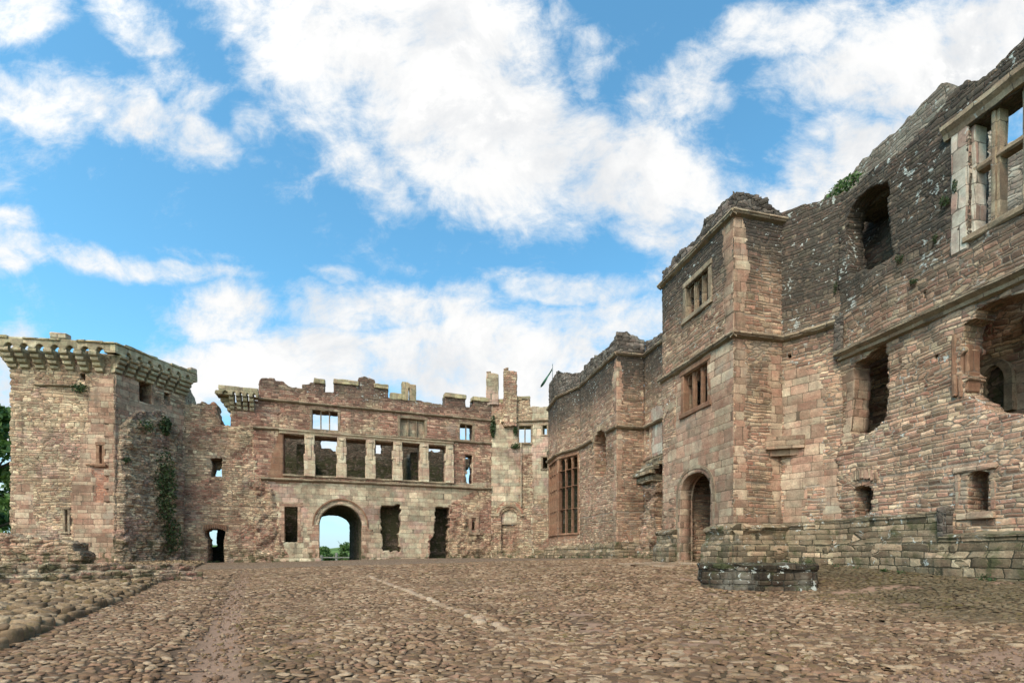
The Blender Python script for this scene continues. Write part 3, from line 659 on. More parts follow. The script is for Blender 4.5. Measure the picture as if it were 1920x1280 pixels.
def stone_line():
    r = np.random.default_rng(3); pts = GPX([(690, 1080), (760, 1107), (830, 1136), (900, 1163), (960, 1185)])
    X, Y, A = [], [], []
    for (ax, ay), (bx, by) in zip(pts[:-1], pts[1:]):
        L = math.hypot(bx-ax, by-ay); k = int(L/.26)
        for i in range(k):
            t = (i+.5)/k; X.append(ax+(bx-ax)*t); Y.append(ay+(by-ay)*t); A.append(math.atan2(by-ay, bx-ax))
    X, Y, A = map(np.array, (X, Y, A)); n = len(X); X = X+r.normal(0, .025, n); Y = Y+r.normal(0, .03, n)
    o = stones('stone_channel_edge', X, Y, r.uniform(.23, .29, n), r.uniform(.13, .18, n), r.uniform(.03, .042, n), A+r.normal(0, .12, n), zg(X, Y)+.010, 9, M['palestone'], 9, .06)
    tag(o, 'straight line of longer pale stones set among the cobbles', 'stone edging')
stone_line()

def platform():
    # raised strip of rough paving along the left, edged by kerb stones
    r = np.random.default_rng(8); X, Y, W_, H_, Z_, A_, T_ = [], [], [], [], [], [], []
    y = 2.6
    while y < 30:
        hh = r.uniform(.06, .17)*(1 if y < 12 else 1.5)
        x = -21.
        while x < -3:
            w = r.uniform(.09, .36); X.append(x+w/2); Y.append(y+hh/2+r.normal(0, .03)); W_.append(w*1.05); H_.append(hh*1.1); A_.append(r.normal(.08, .15)); x += w
        y += hh
    X, Y, W_, H_, A_ = map(np.array, (X, Y, W_, H_, A_))
    X = X+(fbm(X*.4, Y*.4, 61)-.5)*.8; Y = Y+(fbm(X*.4, Y*.4, 62)-.5)*.8
    inner = [(a-.16, b-.05) for a, b in EG]
    pp = [(-20, 2)]+inner+[(-20.8, 30.5), (-22, 27), (-22, 2)]
    k = inpoly(X, Y, pp) & (X > -Y*1.35-1.5)
    X, Y, W_, H_, A_ = X[k], Y[k], W_[k], H_[k], A_[k]
    z = zg(X, Y)+.06+.07*fbm(X*.8, Y*.8, 5)
    hz = r.uniform(.015, .06, len(X))*np.where(r.random(len(X)) < .08, 2., 1)
    a = stones('rough_paving', X, Y, W_, H_, hz, A_, z, 7, M['slab'], 4, .2, flatg=True, pw=.95, irr=.2)
    tag(a, 'raised strip of rough mossy paving stones along the left side', None, kind='stuff')
    KX, KY, KA, KW = [], [], [], []
    for (ax, ay), (bx, by) in zip(EG[:-1], EG[1:]):
        L = math.hypot(bx-ax, by-ay); t = 0
        while t < L:
            w = r.uniform(.11, .34); KX.append(ax+(bx-ax)*(t+w/2)/L); KY.append(ay+(by-ay)*(t+w/2)/L); KA.append(math.atan2(by-ay, bx-ax)+r.normal(0, .06)); KW.append(w*.96); t += w
    KX, KY, KA, KW = map(np.array, (KX, KY, KA, KW)); n = len(KX)
    KX = KX-.1+r.normal(0, .03, n)
    b = stones('kerb', KX, KY, KW, r.uniform(.13, .26, n), r.uniform(.06, .14, n), KA, zg(KX, KY)+.01, 7, M['slab'], 5, .18, flatg=True, pw=.85, irr=.17)
    tag(b, 'kerb of rounded boulders edging the raised paving on the left', 'kerb')
platform()

# ================================================================== shared details
def on_floor(x, y): return (x, y, float(zg(x, y)))
STR = [(0, -.09), (-.12, -.03), (-.17, .03), (-.16, .07), (0, .12)]
def string_course(fr, a, b, parent, name='string_course', mat='trim', sc_=1., ext=(0, 0)):
    p0, p1 = fr.p(*a), fr.p(*b)
    return MB().profile((p0[0]-ext[0], p0[1]), (p1[0]+ext[1], p1[1]), [(y*sc_, z*sc_) for y, z in STR]).build(name, M[mat], parent, fr)
def rect(fr, q):     # pixel quad -> rectangle in the wall's own metres
    p = fr.P(q); xs = sorted(a for a, b in p); zs = sorted(b for a, b in p)
    return ((xs[0]+xs[1])/2, (xs[2]+xs[3])/2, (zs[0]+zs[1])/2, (zs[2]+zs[3])/2)
def rpoly(r): x0, x1, z0, z1 = r; return [(x0, z0), (x1, z0), (x1, z1), (x0, z1)]
def window(fr, r, parent, mat='trim', nm=2, trans=(), jw=.12, mw=.07, y=.12, dp=.2, jamb=True, cusp=False, name='window_frame'):
    x0, x1, z0, z1 = r; b = MB()
    b.box(x0-jw, x0+.02, -.025, y+dp, z0-.02, z1+.02, .02); b.box(x1-.02, x1+jw, -.025, y+dp, z0-.02, z1+.02, .02)
    b.box(x0-jw-.02, x1+jw+.02, -.05, y+dp, z1+.018, z1+.018+jw*1.1, .02); b.box(x0-jw-.04, x1+jw+.04, -.07, y+dp, z0-jw*1.0-.018, z0-.018, .02)
    f = b.build(name, M[mat], parent, fr)
    for i in range(nm):
        xm = x0+(x1-x0)*(i+1)/(nm+1)
        MB().box(xm-mw/2, xm+mw/2, y-.03, y+dp-.03, z0-.02, z1+.02, .025).build('mullion', M[mat], f, fr)
    for t in trans:
        zt = z0+(z1-z0)*t
        MB().box(x0, x1, y-.02, y+dp-.045, zt-mw*.45, zt+mw*.45, .02).build('transom', M[mat], f, fr)
    if cusp:
        c = MB(); n_ = nm+1; lw = (x1-x0)/n_
        for i in range(n_):
            a = x0+i*lw+mw/2; e = x0+(i+1)*lw-mw/2; hw = (e-a)/2; cxm = (a+e)/2; hh = hw*1.1
            for sgn in (-1, 1):
                pts = [(cxm+sgn*hw, z1+.01), (cxm, z1+.01)]+[(cxm+sgn*hw*math.sin(t*math.pi/16), z1-hh*(1-math.cos(t*math.pi/16))*1.-.01) for t in range(0, 9)]
                c.prism(pts if sgn < 0 else pts[::-1], y, y+.1, 0)
        c.build('cusped_head', M[mat], f, fr)
    return f
def arch_pts(x0, x1, z0, zs, zt, n=14, k=2.2):     # opening outline with an arched head (super-ellipse, k<2 is more pointed)
    c = (x0+x1)/2; hw = (x1-x0)/2; out = [(x0, z0)]
    for i in range(n+1):
        a = math.pi*(1-i/n); cx_, s_ = math.cos(a), math.sin(a)
        out.append((c+hw*math.copysign(abs(cx_)**(2/k), cx_), zs+(zt-zs)*s_**(2/k)))
    return out+[(x1, z0)]
def flat(fr, poly, y, th, name, mat, parent, cell=.15, rough=.05, **kw):
    return wall(name, fr, poly, [], th, cell, M[mat] if isinstance(mat, str) else mat, parent, y0=y, rough=rough, **kw)

# ================================================================== FAR GATE RANGE
LA, FB = (-20.8, 30.8), (-1.62, 37.7)
ff = Fr(LA, FB)
gate = thing('gate_range', 'long roofless red sandstone range with battlements, broken windows and a big gate arch', 'castle building', on_floor(-10, 34.6))
topF = [(432, 754), (484, 751), (485, 719), (490, 709), (514, 709), (517, 714), (530, 714), (536, 720), (542, 724), (549, 727), (566, 728), (567, 721), (580, 720), (582, 717), (590, 717), (590, 711), (608, 711), (609, 735),
        (627, 735), (627, 712), (671, 716), (672, 708), (683, 705), (694, 709), (703, 713), (703, 719), (727, 723), (728, 745), (732, 746), (754, 749), (780, 750), (802, 754), (820, 757), (835, 761), (835, 738), (873, 742), (873, 763), (887, 764), (887, 745), (922, 748)]
outF = ff.P([(479, 1062), (479, 900), (474, 860), (470, 800), (432, 799)]+topF+[(921, 1060)])
BIG = [[(531, 817), (572, 817), (572, 889), (532, 889)], [(589, 818), (632.5, 821), (632.5, 892), (590, 891)], [(648, 824), (687, 826), (687, 895), (649, 894)],
       [(702, 826), (737.5, 828), (737.5, 898), (703, 897)], [(753, 829), (787.5, 832), (787.5, 900.5), (754, 899)], [(803, 833), (836, 835.6), (836, 903), (803, 902)]]
zt_big = ff.p(700, 826)[1]; zb_big = ff.p(700, 897)[1]
bigr = []
for q in BIG:
    r = rect(ff, q); bigr.append((r[0], r[1], zb_big, zt_big-.03))
w3 = rect(ff, [(585, 770), (634, 771), (634, 806.5), (585, 804)]); w2 = rect(ff, [(862, 795), (887, 796), (887, 825), (862, 824)])
wb = rect(ff, [(750, 784), (797, 787), (797, 820), (750, 818)])
lw = rect(ff, [(532, 949), (559, 949), (559, 1016), (533, 1016)])
lanc = rect(ff, [(872, 853), (886.5, 853), (887, 906), (873, 906)])
gx0, gx1 = ff.s(598), ff.s(679); gz0 = ff.p(640, 1070)[1]; gzs = ff.p(640, 984)[1]; gzt = ff.p(640, 946)[1]
garch = arch_pts(gx0, gx1, gz0, gzs, gzt, 20, 1.95)
holesF = [([q for q in rpoly(r)], .0) for r in bigr]+[(rpoly(w3), 0.), (rpoly(w2), 0.), (rpoly(wb), 0.), (rpoly(lw), .03), (rpoly(lanc), .04), (garch, .0),
   (ff.P([(715, 947), (751, 947), (752, 975), (748, 1003), (752, 1034), (718, 1034), (714, 1000), (713, 962)]), .10),
   (ff.P([(816, 951), (842, 951), (842, 1060), (806, 1060), (806, 1018), (815, 998)]), .08),
   (rpoly(rect(ff, [(885.6, 976), (891, 976), (891, 994), (885.6, 994)])), 0.),
   (ff.P([(766, 733), (768.6, 733), (768.6, 750), (766, 750)]), 0.)]
ashF = ff.P([(500, 905), (921, 905), (850, 940), (835, 1040), (806, 1000), (800, 1050), (540, 1062), (530, 1010), (522, 960), (510, 925)])
ashtop = ff.P([(520, 806), (545, 806), (545, 905), (500, 905)])
merl = [ff.P(p) for p in ([(485, 700), (520, 700), (520, 722), (485, 730)],)]
rubl = ff.P([(840, 945), (862, 945), (885, 1000), (921, 1000), (921, 1062), (790, 1062), (838, 1040)])
rub2 = ff.P([(476, 900), (505, 910), (520, 945), (522, 1000), (540, 1062), (476, 1062)])
def relF(x, z):
    p = np.zeros(len(x)); k = (fbm(x*2.2, z*2.2, 5)-.5)
    a = inpoly(x, z, rubl) | inpoly(x, z, rub2); p[a] = k[a]*.45
    return p
wall('front_wall', ff, outF, holesF, 1.1, .075, [M['red'], M['ashlar'], M['tan'], M['orange']], gate, regions=[(ashF, 1), (ashtop, 3), (rubl, 2), (rub2, 2)], relief=relF, rough=.05)
string_course(ff, (489, 897), (921, 917), gate); string_course(ff, (475, 802), (921, 832), gate); string_course(ff, (476, 747), (926, 790), gate)
# cornice and sill along the big windows
x0b, x1b = bigr[0][0]-.25, bigr[-1][1]+.55
MB().profile((x0b, zt_big+.02), (x1b, zt_big+.02), [(0, 0), (-.10, .02), (-.12, .12), (-.22, .2), (-.22, .27), (0, .33)]).build('cornice', M['buff'], gate, ff)
for r in bigr: MB().box(r[0]-.05, r[1]+.05, -.08, .5, zb_big-.12, zb_big+.015, .03, .015).build('sill', M['trim'], gate, ff)
piers = [(bigr[i][1], bigr[i+1][0]) for i in range(5)]+[(bigr[5][1], bigr[5][1]+.55)]
for i, (a, b) in enumerate(piers):
    c = (a+b)/2; hw = (b-a)/2; mid = zb_big+(zt_big-zb_big)*(.30+.04*(i % 3)); H = MB()
    H.box(c-hw-.06, c+hw+.06, -.13, .34, zb_big-.06, mid, .03, .012)
    z = mid+.004
    for j in range(3):
        h_ = (zt_big+.03-mid)/3; e = (0.02, .09, .0)[j] if i % 2 else (.07, -.02, .03)[j]
        H.box(c-hw-e, c+hw+e*.7, -.12-.004*j, .33, z, z+h_-.006, .03, .012); z += h_
    H.box(c-hw*.36, c+hw*.36, -.165, -.12, mid+.3, zt_big-.25, .02, .01)
    H.box(c-hw*.55, c+hw*.55, -.19, -.12, zt_big-.22, zt_big-.04, .03, .01)
    pl = H.build('pilaster', M['buff'], gate, ff)
f3 = window(ff, w3, gate, nm=2, jw=.14, mw=.075, dp=.22); f2_ = window(ff, w2, gate, nm=1, jw=.12, mw=.07, dp=.22)
fb_ = window(ff, wb, gate, nm=2, jw=.16, mw=.07, dp=.16, name='blocked_window_frame')
flat(ff, rpoly((wb[0]-.1, wb[1]+.1, wb[2]-.1, wb[3]+.1)), .26, .3, 'window_blocking', 'ashlar', gate, rough=0)
# lancet with a broken foil head
MB().box(lanc[0]-.1, lanc[0]+.03, .05, .3, lanc[2], lanc[3], .02).box(lanc[1]-.03, lanc[1]+.1, .05, .3, lanc[2], lanc[3], .02).box(lanc[0]-.1, lanc[0]+.18, .1, .3, lanc[2]+.75, lanc[2]+1.0, .04, .03).box(lanc[1]-.14, lanc[1]+.08, .1, .3, lanc[2]+1.2, lanc[2]+1.5, .05, .03).build('lancet_frame', M['buff'], gate, ff)
# left window surround: long and short stones
H = MB()
for k in range(6):
    h_ = (lw[3]-lw[2])/6; e = .28 if k % 2 else .16
    H.box(lw[0]-e, lw[0]+.03, -.03, .3, lw[2]+k*h_+.004, lw[2]+(k+1)*h_-.004, .012); H.box(lw[1]-.03, lw[1]+.44-e, -.03, .3, lw[2]+k*h_+.004, lw[2]+(k+1)*h_-.004, .012)
H.box(lw[0]-.3, lw[1]+.3, -.035, .3, lw[3]-.006, lw[3]+.28, .015); H.build('window_surround', M['pink'], gate, ff)
# gate arch mouldings, jambs, plinth
A_ = arch_pts(gx0, gx1, gz0, gzs, gzt, 26, 1.95)[1:-1]
for j, (o_, w_, y_) in enumerate(((.0, .12, .10), (.12, .10, .03), (.22, .12, -.03), (.34, .09, -.08))):
    P_ = [((q[0]-(gx0+gx1)/2)*(1+o_*2/(gx1-gx0))+(gx0+gx1)/2, gzs+(q[1]-gzs)*(1+o_/(gzt-gzs))) for q in A_]
    MB().band(P_, w_, y_, .5).build('arch_moulding', M['orange'] if j in (1, 3) else M['trim'], gate, ff)
for sx, s_ in ((gx0, -1), (gx1, 1)):
    H = MB(); z = gz0; k = 0
    while z < gzs-.1:
        e = (.75, .45, .6)[k % 3]; h_ = min(.42, gzs-z); a, b = sorted((sx+s_*-.02, sx+s_*e)); H.box(a, b, -.035-.003*(k % 2), .6, z+.003, z+h_-.004, .012); z += h_; k += 1
    H.build('gate_jamb', M['pink'], gate, ff)
px0, px1 = ff.s(514), gx0-.02
MB().profile((px0, gz0), (px1+.12, gz0), [(0, 0), (-.22, 0), (-.22, .75), (-.12, .9), (0, .93)], .4, .012).build('plinth', M['ashlar'], gate, ff)
MB().profile((gx1-.05, gz0), (ff.s(806), gz0), [(0, 0), (-.16, 0), (-.16, .42), (0, .5)], .4, .012).build('plinth', M['ashlar'], gate, ff)
# gate passage: walls and vault from the front arch to the smaller rear arch
DEP = 5.2; rb = ff.off(DEP)
rg = arch_pts(rb.s(588), rb.s(656), gz0, rb.p(620, 985)[1], rb.p(620, 964)[1], 20, 2.1)
bm = bmesh.new(); K_ = 12; rows_ = []
for i in range(K_+1):
    t = i/K_; rows_.append([bm.verts.new((a[0]*(1-t)+b[0]*t, .5*(1-t)+DEP*t, a[1]*(1-t)+b[1]*t)) for a, b in zip(garch, rg)])
for i in range(K_):
    for j in range(len(garch)-1): bm.faces.new((rows_[i][j], rows_[i][j+1], rows_[i+1][j+1], rows_[i+1][j]))
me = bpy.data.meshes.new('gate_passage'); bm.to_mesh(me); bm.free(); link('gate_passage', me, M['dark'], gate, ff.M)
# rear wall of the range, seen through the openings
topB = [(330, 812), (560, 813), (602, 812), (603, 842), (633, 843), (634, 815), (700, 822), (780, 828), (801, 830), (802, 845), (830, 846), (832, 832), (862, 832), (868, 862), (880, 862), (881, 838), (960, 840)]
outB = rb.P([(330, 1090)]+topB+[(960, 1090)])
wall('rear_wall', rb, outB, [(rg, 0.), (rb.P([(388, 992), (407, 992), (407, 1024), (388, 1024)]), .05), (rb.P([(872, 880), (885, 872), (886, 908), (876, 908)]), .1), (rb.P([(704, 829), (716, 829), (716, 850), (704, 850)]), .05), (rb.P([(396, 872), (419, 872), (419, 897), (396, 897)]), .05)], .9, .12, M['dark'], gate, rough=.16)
def cross(px, name='cross_wall', top=None, y1=DEP, h=None):
    s0 = ff.s(px); A = ff.A+ff.d*s0+ff.n*1.2; B = ff.A+ff.d*s0+ff.n*y1
    c = Fr(A.xy, B.xy); L = c.L; zt = h or zt_big-.1
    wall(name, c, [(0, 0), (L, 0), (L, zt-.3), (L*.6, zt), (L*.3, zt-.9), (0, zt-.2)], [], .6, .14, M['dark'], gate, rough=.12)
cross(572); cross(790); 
# dark backs of the two ragged recesses
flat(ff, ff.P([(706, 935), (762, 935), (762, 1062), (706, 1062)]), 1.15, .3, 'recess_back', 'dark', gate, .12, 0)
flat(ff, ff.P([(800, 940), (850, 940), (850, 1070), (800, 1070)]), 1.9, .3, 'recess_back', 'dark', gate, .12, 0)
# little frame round the slit, blind corbel
rs = rect(ff, [(882, 970), (895, 970), (895, 998), (882, 998)])
MB().box(rs[0]-.12, rs[0]+.1, -.05, .2, rs[2], rs[3], .015).box(rs[1]-.1, rs[1]+.12, -.05, .2, rs[2], rs[3], .015).box(rs[0]-.15, rs[1]+.15, -.07, .2, rs[3]+.004, rs[3]+.22, .02).box(rs[0]-.2, rs[1]+.2, -.1, .2, rs[2]-.16, rs[2]-.004, .02).build('slit_window_frame', M['pink'], gate, ff)
# battlement copings
for (a, b, y) in ((590, 608, 711), (627, 671, 713.5), (703, 727, 721), (835, 873, 739), (887, 921, 745.5)):
    q0 = ff.p(a, y-(1.2 if b-a > 30 else 0)); q1 = ff.p(b, y+(1.2 if b-a > 30 else 0)); zt = (q0[1]+q1[1])/2
    MB().box(q0[0]-.06, q1[0]+.06, -.10, .55, zt-.30, zt+.03, .04, .02).build('coping', M['cap'], gate, ff)
r_ = rect(ff, [(754, 717), (780, 717), (780, 750), (754, 750)]); cxx = (r_[0]+r_[1])/2
MB().box(r_[0], cxx-.05, -.05, .45, r_[2]-.05, r_[3], .03, .02).box(cxx+.05, r_[1], -.05, .45, r_[2]-.05, r_[3]-.12, .03, .02).box(cxx-.046, cxx+.046, -.045, .44, r_[3]-.42, r_[3]-.05, .01, .0).box(r_[0]-.85, r_[0]-.01, -.04, .4, r_[2]-.05, r_[2]+.42, .04, .03).build('loophole_merlon', M['cap'], gate, ff)
# corbelled turret remains at the left end
def corbel(fr, x, w, z0, steps, hs, name, mat, parent, dx=0):
    H = MB(); pf_ = [(.2, 0)]
    for i, pr in enumerate(steps):
        q = steps[i-1] if i else 0.
        pf_ += [(-q-.01, i*hs), (-pr+.05, i*hs+.02), (-pr, i*hs+.07), (-pr, (i+1)*hs-.03), (-pr+.03, (i+1)*hs)]
    pf_ += [(.2, len(steps)*hs)]
    H.profile((x-w/2, z0), (x+w/2, z0), pf_, w*.5, .006)
    return H.build(name, mat, parent, fr)
zc = ff.p(455, 770)[1]
for px in (436, 449, 461, 473): corbel(ff, ff.s(px), .25, zc, (.16, .3, .45, .6), .26, 'corbel', M['corbel'], gate)
s0, s1 = ff.s(414), ff.s(486); zp = ff.p(450, 741)[1]; pan = [(s1, zp-.15)]; cs = [ff.s(q) for q in (473, 461, 449, 436)]
pp = [(s1, zp-.2)]
for a, b in zip([s1]+cs, cs+[s0+.1]):
    m_ = (a+b)/2; hw = abs(a-b)/2-.1
    pp += [(m_+hw, zp-.22), (m_+hw*.7, zp-.03), (m_, zp+.03), (m_-hw*.7, zp-.03), (m_-hw, zp-.22)]
pp += [(s0, zp-.2), (s0, zp+.36), (s1, zp+.40)]
fo = ff.off(-.62)
wall('turret_parapet', fo, pp, [], .28, .05, M['corbel'], gate, rough=.03)
flank = Fr((ff.A+ff.d*(ff.s(432)) + ff.n*1.0).xy, (ff.A+ff.d*(ff.s(432))-ff.n*.05).xy)
for i, (pr, dz) in enumerate(((.2, 0), (.4, .3), (.6, .6), (.8, .9))):
    MB().box(ff.s(432)-pr, ff.s(432)+.2, .0-.5*(i == 3), .5, zc-.1+dz, zc-.1+dz+.294, .06, .02, 2).build('corbel', M['corbel'], gate, ff)

# ================================================================== LINK WALL with the small doorway
link_t = thing('ruined_wall', 'ruined rubble wall with a small doorway and one square window between the hexagonal tower and the gate range', 'ruined wall', on_floor(-18.9, 31.5))
outL = ff.P([(340, 1066), (340, 757), (346, 757), (360, 755), (378, 752), (405, 756), (407, 770), (411, 783), (412, 796), (432, 799), (474.6, 800), (478.6, 860), (484.6, 900), (484.6, 1066)])
ld = ff.P([(389, 1066), (389, 1012), (383, 1003), (383, 995), (392, 991), (402, 989.5), (414, 991), (423, 995), (423, 1002), (421, 1010), (421, 1066)])
lwn = ff.P([(395, 859), (416.6, 858), (416.6, 894), (397, 894)])
wall('wall', ff, outL, [(ld, .03), (lwn, .04)], 1.3, .07, M['tan'], link_t, relief=lambda x, z: (fbm(x*1.3, z*1.3, 44)-.5)*.28+.07*np.clip((x-5.2)*2, 0, 1), rough=.12, y0=.02)
flat(ff, ff.P([(396, 876), (397, 858), (419, 856), (419, 866), (415, 874), (409, 869), (405, 875)]), 1.0, .25, 'window_lintel', 'tan', link_t, .06, .03)
H = MB(); c0 = ff.s(403); z_ = ff.p(403, 991)[1]
for i in range(11):
    t = (i-5)/5; x = c0+t*.62; z = z_+.02-.10*t*t
    H.box(x-.05, x+.05, -.05, .3, z, z+.30, .012, .008)
H.build('relieving_arch', M['orange'], link_t, ff)
kz = ff.p(330, 1062)[1]

# ================================================================== CORNER with chimneys and blocked doorway
corner = thing('corner_turret', 'grey lichened corner range with two tall chimney shafts and a blocked arched doorway', 'castle building', on_floor(0, 37.7))
fc1 = Fr((-1.62, 37.7), (1.58, 37.7)); fc2 = Fr((1.58, 37.7), (4.3, 37.02))
xs = fc1.s
bd = arch_pts(fc1.s(940), fc1.s(969.5), fc1.p(955, 1037)[1], fc1.p(955, 968)[1], fc1.p(955, 955)[1], 12, 2)
cw = rect(fc1, [(973.5, 799), (996, 798), (996, 829), (972.5, 829)])
redc = fc1.P([(925, 948), (985, 940), (998, 1000), (985, 1066), (921, 1066), (921, 950)])
wall('wall', fc1, fc1.P([(921, 1066), (921, 747), (935, 748), (944, 750), (968, 746), (994, 744), (994, 762), (1000.5, 762), (1000.5, 1066)]), [(bd, 0.), (rpoly(cw), 0.)], 1.0, .075,
     [M['ashlar'], M['tan']], corner, regions=[(redc, 1), (fc1.P([(921, 740), (1000, 740), (1000, 790), (921, 795)]), 1), (fc1.P([(976, 850), (998, 850), (998, 1066), (972, 1066)]), 1)], relief=lambda x, z: (fbm(x*1.6, z*1.6, 41)-.5)*.12, rough=.05)
cs1 = rect(fc2, [(1017, 798), (1026, 797), (1026, 814), (1017, 815)]); cs2 = rect(fc2, [(1017, 857), (1027, 857), (1027, 878), (1017, 878)])
wall('wall', fc2, fc2.P([(996.6, 1066), (996.6, 762), (1012, 763), (1030, 761), (1058, 760), (1058, 1066)]), [(rpoly(cs1), 0.), (rpoly(cs2), 0.)], 1.0, .08, [M['ashlar'], M['tan']], corner, regions=[(fc2.P([(998, 935), (1060, 930), (1060, 1066), (998, 1066)]), 1)], rough=.05)
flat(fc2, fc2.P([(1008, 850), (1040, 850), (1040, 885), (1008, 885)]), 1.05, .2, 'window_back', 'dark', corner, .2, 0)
string_course(fc1, (940, 792), (998, 790), corner); string_course(fc2, (998, 790), (1050, 787), corner)
window(fc1, cw, corner, nm=1, jw=.12, mw=.08, dp=.2); window(fc2, cs1, corner, nm=0, jw=.1, dp=.2); window(fc2, cs2, corner, nm=0, jw=.1, dp=.2)
flat(fc1, rpoly((fc1.s(936), fc1.s(973), fc1.p(950, 1062)[1], fc1.p(950, 984)[1])), .22, .4, 'doorway_blocking', 'tan', corner, .08, .03, relief=lambda x, z: (fbm(x*3, z*3, 9)-.5)*.15)
flat(fc1, rpoly((fc1.s(936), fc1.s(973), fc1.p(950, 983)[1], fc1.p(950, 952)[1])), .12, .4, 'tympanum', 'ashlar', corner, .1, 0)
a_ = arch_pts(fc1.s(936), fc1.s(975), 0, fc1.p(955, 967)[1], fc1.p(955, 949)[1], 16, 2)[1:-1]
MB().band([(fc1.s(920), a_[0][1])]+a_+[(fc1.s(982), a_[-1][1])], .14, -.10, .1).build('hood_mould', M['trim'], corner, fc1)
MB().band([(q[0], q[1]+.18) for q in a_], .24, -.012, .1).build('brick_arch', M['brick'], corner, fc1)
for (x0, x1, yt, zb, lab) in ((912, 935, 698, 760, 0), (944.5, 969, 695, 800, 1)):
    s0, s1 = fc1.s(x0), fc1.s(x1); zt = fc1.p(950, yt)[1]; z0 = fc1.p(950, zb)[1]; sm = s0+(s1-s0)*(.62 if lab else .6)
    c_ = [(s0, z0), (s0, zt+.02), (s0+.35, zt+.05 if not lab else zt+.15), (s0+.36, zt-.1), (s1-.2, zt-.14), (s1-.02, zt-.2), (s1, z0)]
    wall('chimney_stack', fc1, c_, [], .75, .08, M['ashlar'] if not lab else M['tan'], corner, y0=-.12-.16*lab, rough=.03)
    # closed sides are part of the stack's own mesh
MB().box(fc1.s(968.5), fc1.s(994), -.08, .5, fc1.p(980, 749)[1], fc1.p(980, 743)[1], .04, .02).build('coping', M['cap'], corner, fc1)
MB().box(fc1.s(936), fc1.s(943.5), -.06, .5, fc1.p(940, 755)[1], fc1.p(940, 748)[1], .03, .02).build('coping', M['cap'], corner, fc1)
H = MB(); q = fc1.p(977, 830); H.box(q[0]-.05, q[0]+.05, -.14, .02, fc1.p(977, 950)[1], q[1], .02, .012); H.build('stone_rib', M['ashlar'], corner, fc1)
ws = fc1
st = thing('ruined_steps', 'broken sloping stair slabs at the foot of the corner beside the tall orange bay', 'steps', on_floor(2.0, 36.0))
H = MB()
for i in range(6):
    x = .9+i*.33; z = float(zg(x, 36.2)); H.box(x, x+.42, 0, .55, z-.1, z+.12+i*.085, .03, .03)
H.build('step_slab', M['wetplinth'], st, M=Matrix.Translation((0, 36.0, 0)))

# ================================================================== HEXAGONAL TOWER
T = [(-29.6, 30.4), (-27.04, 26.23), (-22.03, 26.93), (-20.8, 30.8), (-22.9, 35.2), (-28.0, 34.6)]
tower = thing('hexagonal_tower', 'tall ruined hexagonal stone tower crowned with a ring of stepped corbels', 'tower', on_floor(-25, 30))
t0, t1, t2 = Fr(T[0], T[1]), Fr(T[1], T[2]), Fr(T[2], T[3])
zb = t1.p(213, 696)[1]; zwt = zb+.92; g0 = -.3
sl1 = rect(t1, [(186, 835), (192, 835), (192, 869), (186, 869)]); sl2 = rect(t1, [(121, 955), (127, 955), (128, 997), (122, 997)]); sq = rect(t1, [(149, 699), (159, 699), (159, 712), (149, 712)])
ash1 = t1.P([(165, 740), (185, 712), (205, 700), (220, 690), (222, 1070), (135, 1070), (135, 960), (132, 900), (150, 880), (150, 820), (165, 810)])
brk = t1.P([(174, 874), (204, 874), (204, 942), (176, 942)])
L1 = t1.L
wall('wall', t1, [(-.05, g0), (L1+.05, g0), (L1+.05, zwt), (L1*.7, zwt+.1), (L1*.4, zwt-.15), (-.05, zwt)], [(rpoly(sl1), 0.), (rpoly(sl2), 0.), (rpoly(sq), .02)], 1.2, .07, [M['tower'], M['pink'], M['brick']], tower,
     regions=[(ash1, 1), (brk, 2), (t1.P([(30, 905), (62, 905), (66, 1010), (28, 1010)]), 1)], relief=lambda x, z: (fbm(x*1.4, z*1.4, 71)-.5)*.16*(1.-inpoly(x, z, ash1)*1.)+.07*inpoly(x, z, brk), rough=.05, miter=True)
L2 = t2.L
tw = t2.P([(260, 712), (283, 719), (286, 757), (262, 752)]); tsq = rect(t2, [(307, 735), (318, 737), (318, 752), (307, 750)])
stub = t2.P([(252, 772), (300, 770), (328, 800), (322, 860), (340, 900), (342, 1070), (215, 1070), (219, 900), (222, 800)])
stub2 = t2.P([(262, 775), (315, 775), (318, 850), (300, 1070), (235, 1070), (228, 860), (245, 800)])
def relT2(x, z):
    a = inpoly(x, z, stub)*1.; k = fbm(x*1.8, z*1.8, 33)
    k2 = fbm(x*6, z*9, 35); return -a*(.05+.45*k*k+.22*k2)+(fbm(x*1.5, z*1.5, 3)-.5)*.08
wall('wall', t2, [(-.05, g0), (L2+.05, g0), (L2+.05, zwt), (L2*.5, zwt-.1), (-.05, zwt)], [(tw, .05), (rpoly(tsq), .02)], 1.2, .06, [M['tower'], M['pink'], M['tower'], M['plaster']], tower,
     regions=[(t2.P([(215, 690), (245, 700), (300, 760), (345, 765), (345, 830), (222, 770)]), 1), (stub, 2), (t2.P([(322, 845), (331, 845), (333, 925), (324, 915)]), 1)], relief=relT2, rough=.05, miter=True)
for a, b, c in ((0, 1, 0), (3, 4, 1), (4, 5, 1), (5, 0, 1)):
    f_ = Fr(T[a], T[b]); wall('wall', f_, [(0, g0), (f_.L, g0), (f_.L, zwt), (0, zwt)], [], 1.1, .1 if not c else .25, M['tower'], tower, rough=.0)
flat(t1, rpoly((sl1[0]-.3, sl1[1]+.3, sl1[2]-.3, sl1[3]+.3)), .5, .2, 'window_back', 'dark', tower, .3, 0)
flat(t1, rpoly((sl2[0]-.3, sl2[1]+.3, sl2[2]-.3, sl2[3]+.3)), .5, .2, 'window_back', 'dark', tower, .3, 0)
flat(t2, rpoly((tsq[0]-3.0, tsq[1]+.3, tsq[2]-.6, tsq[3]+.7)), 1.0, .2, 'window_back', 'dark', tower, .3, 0)
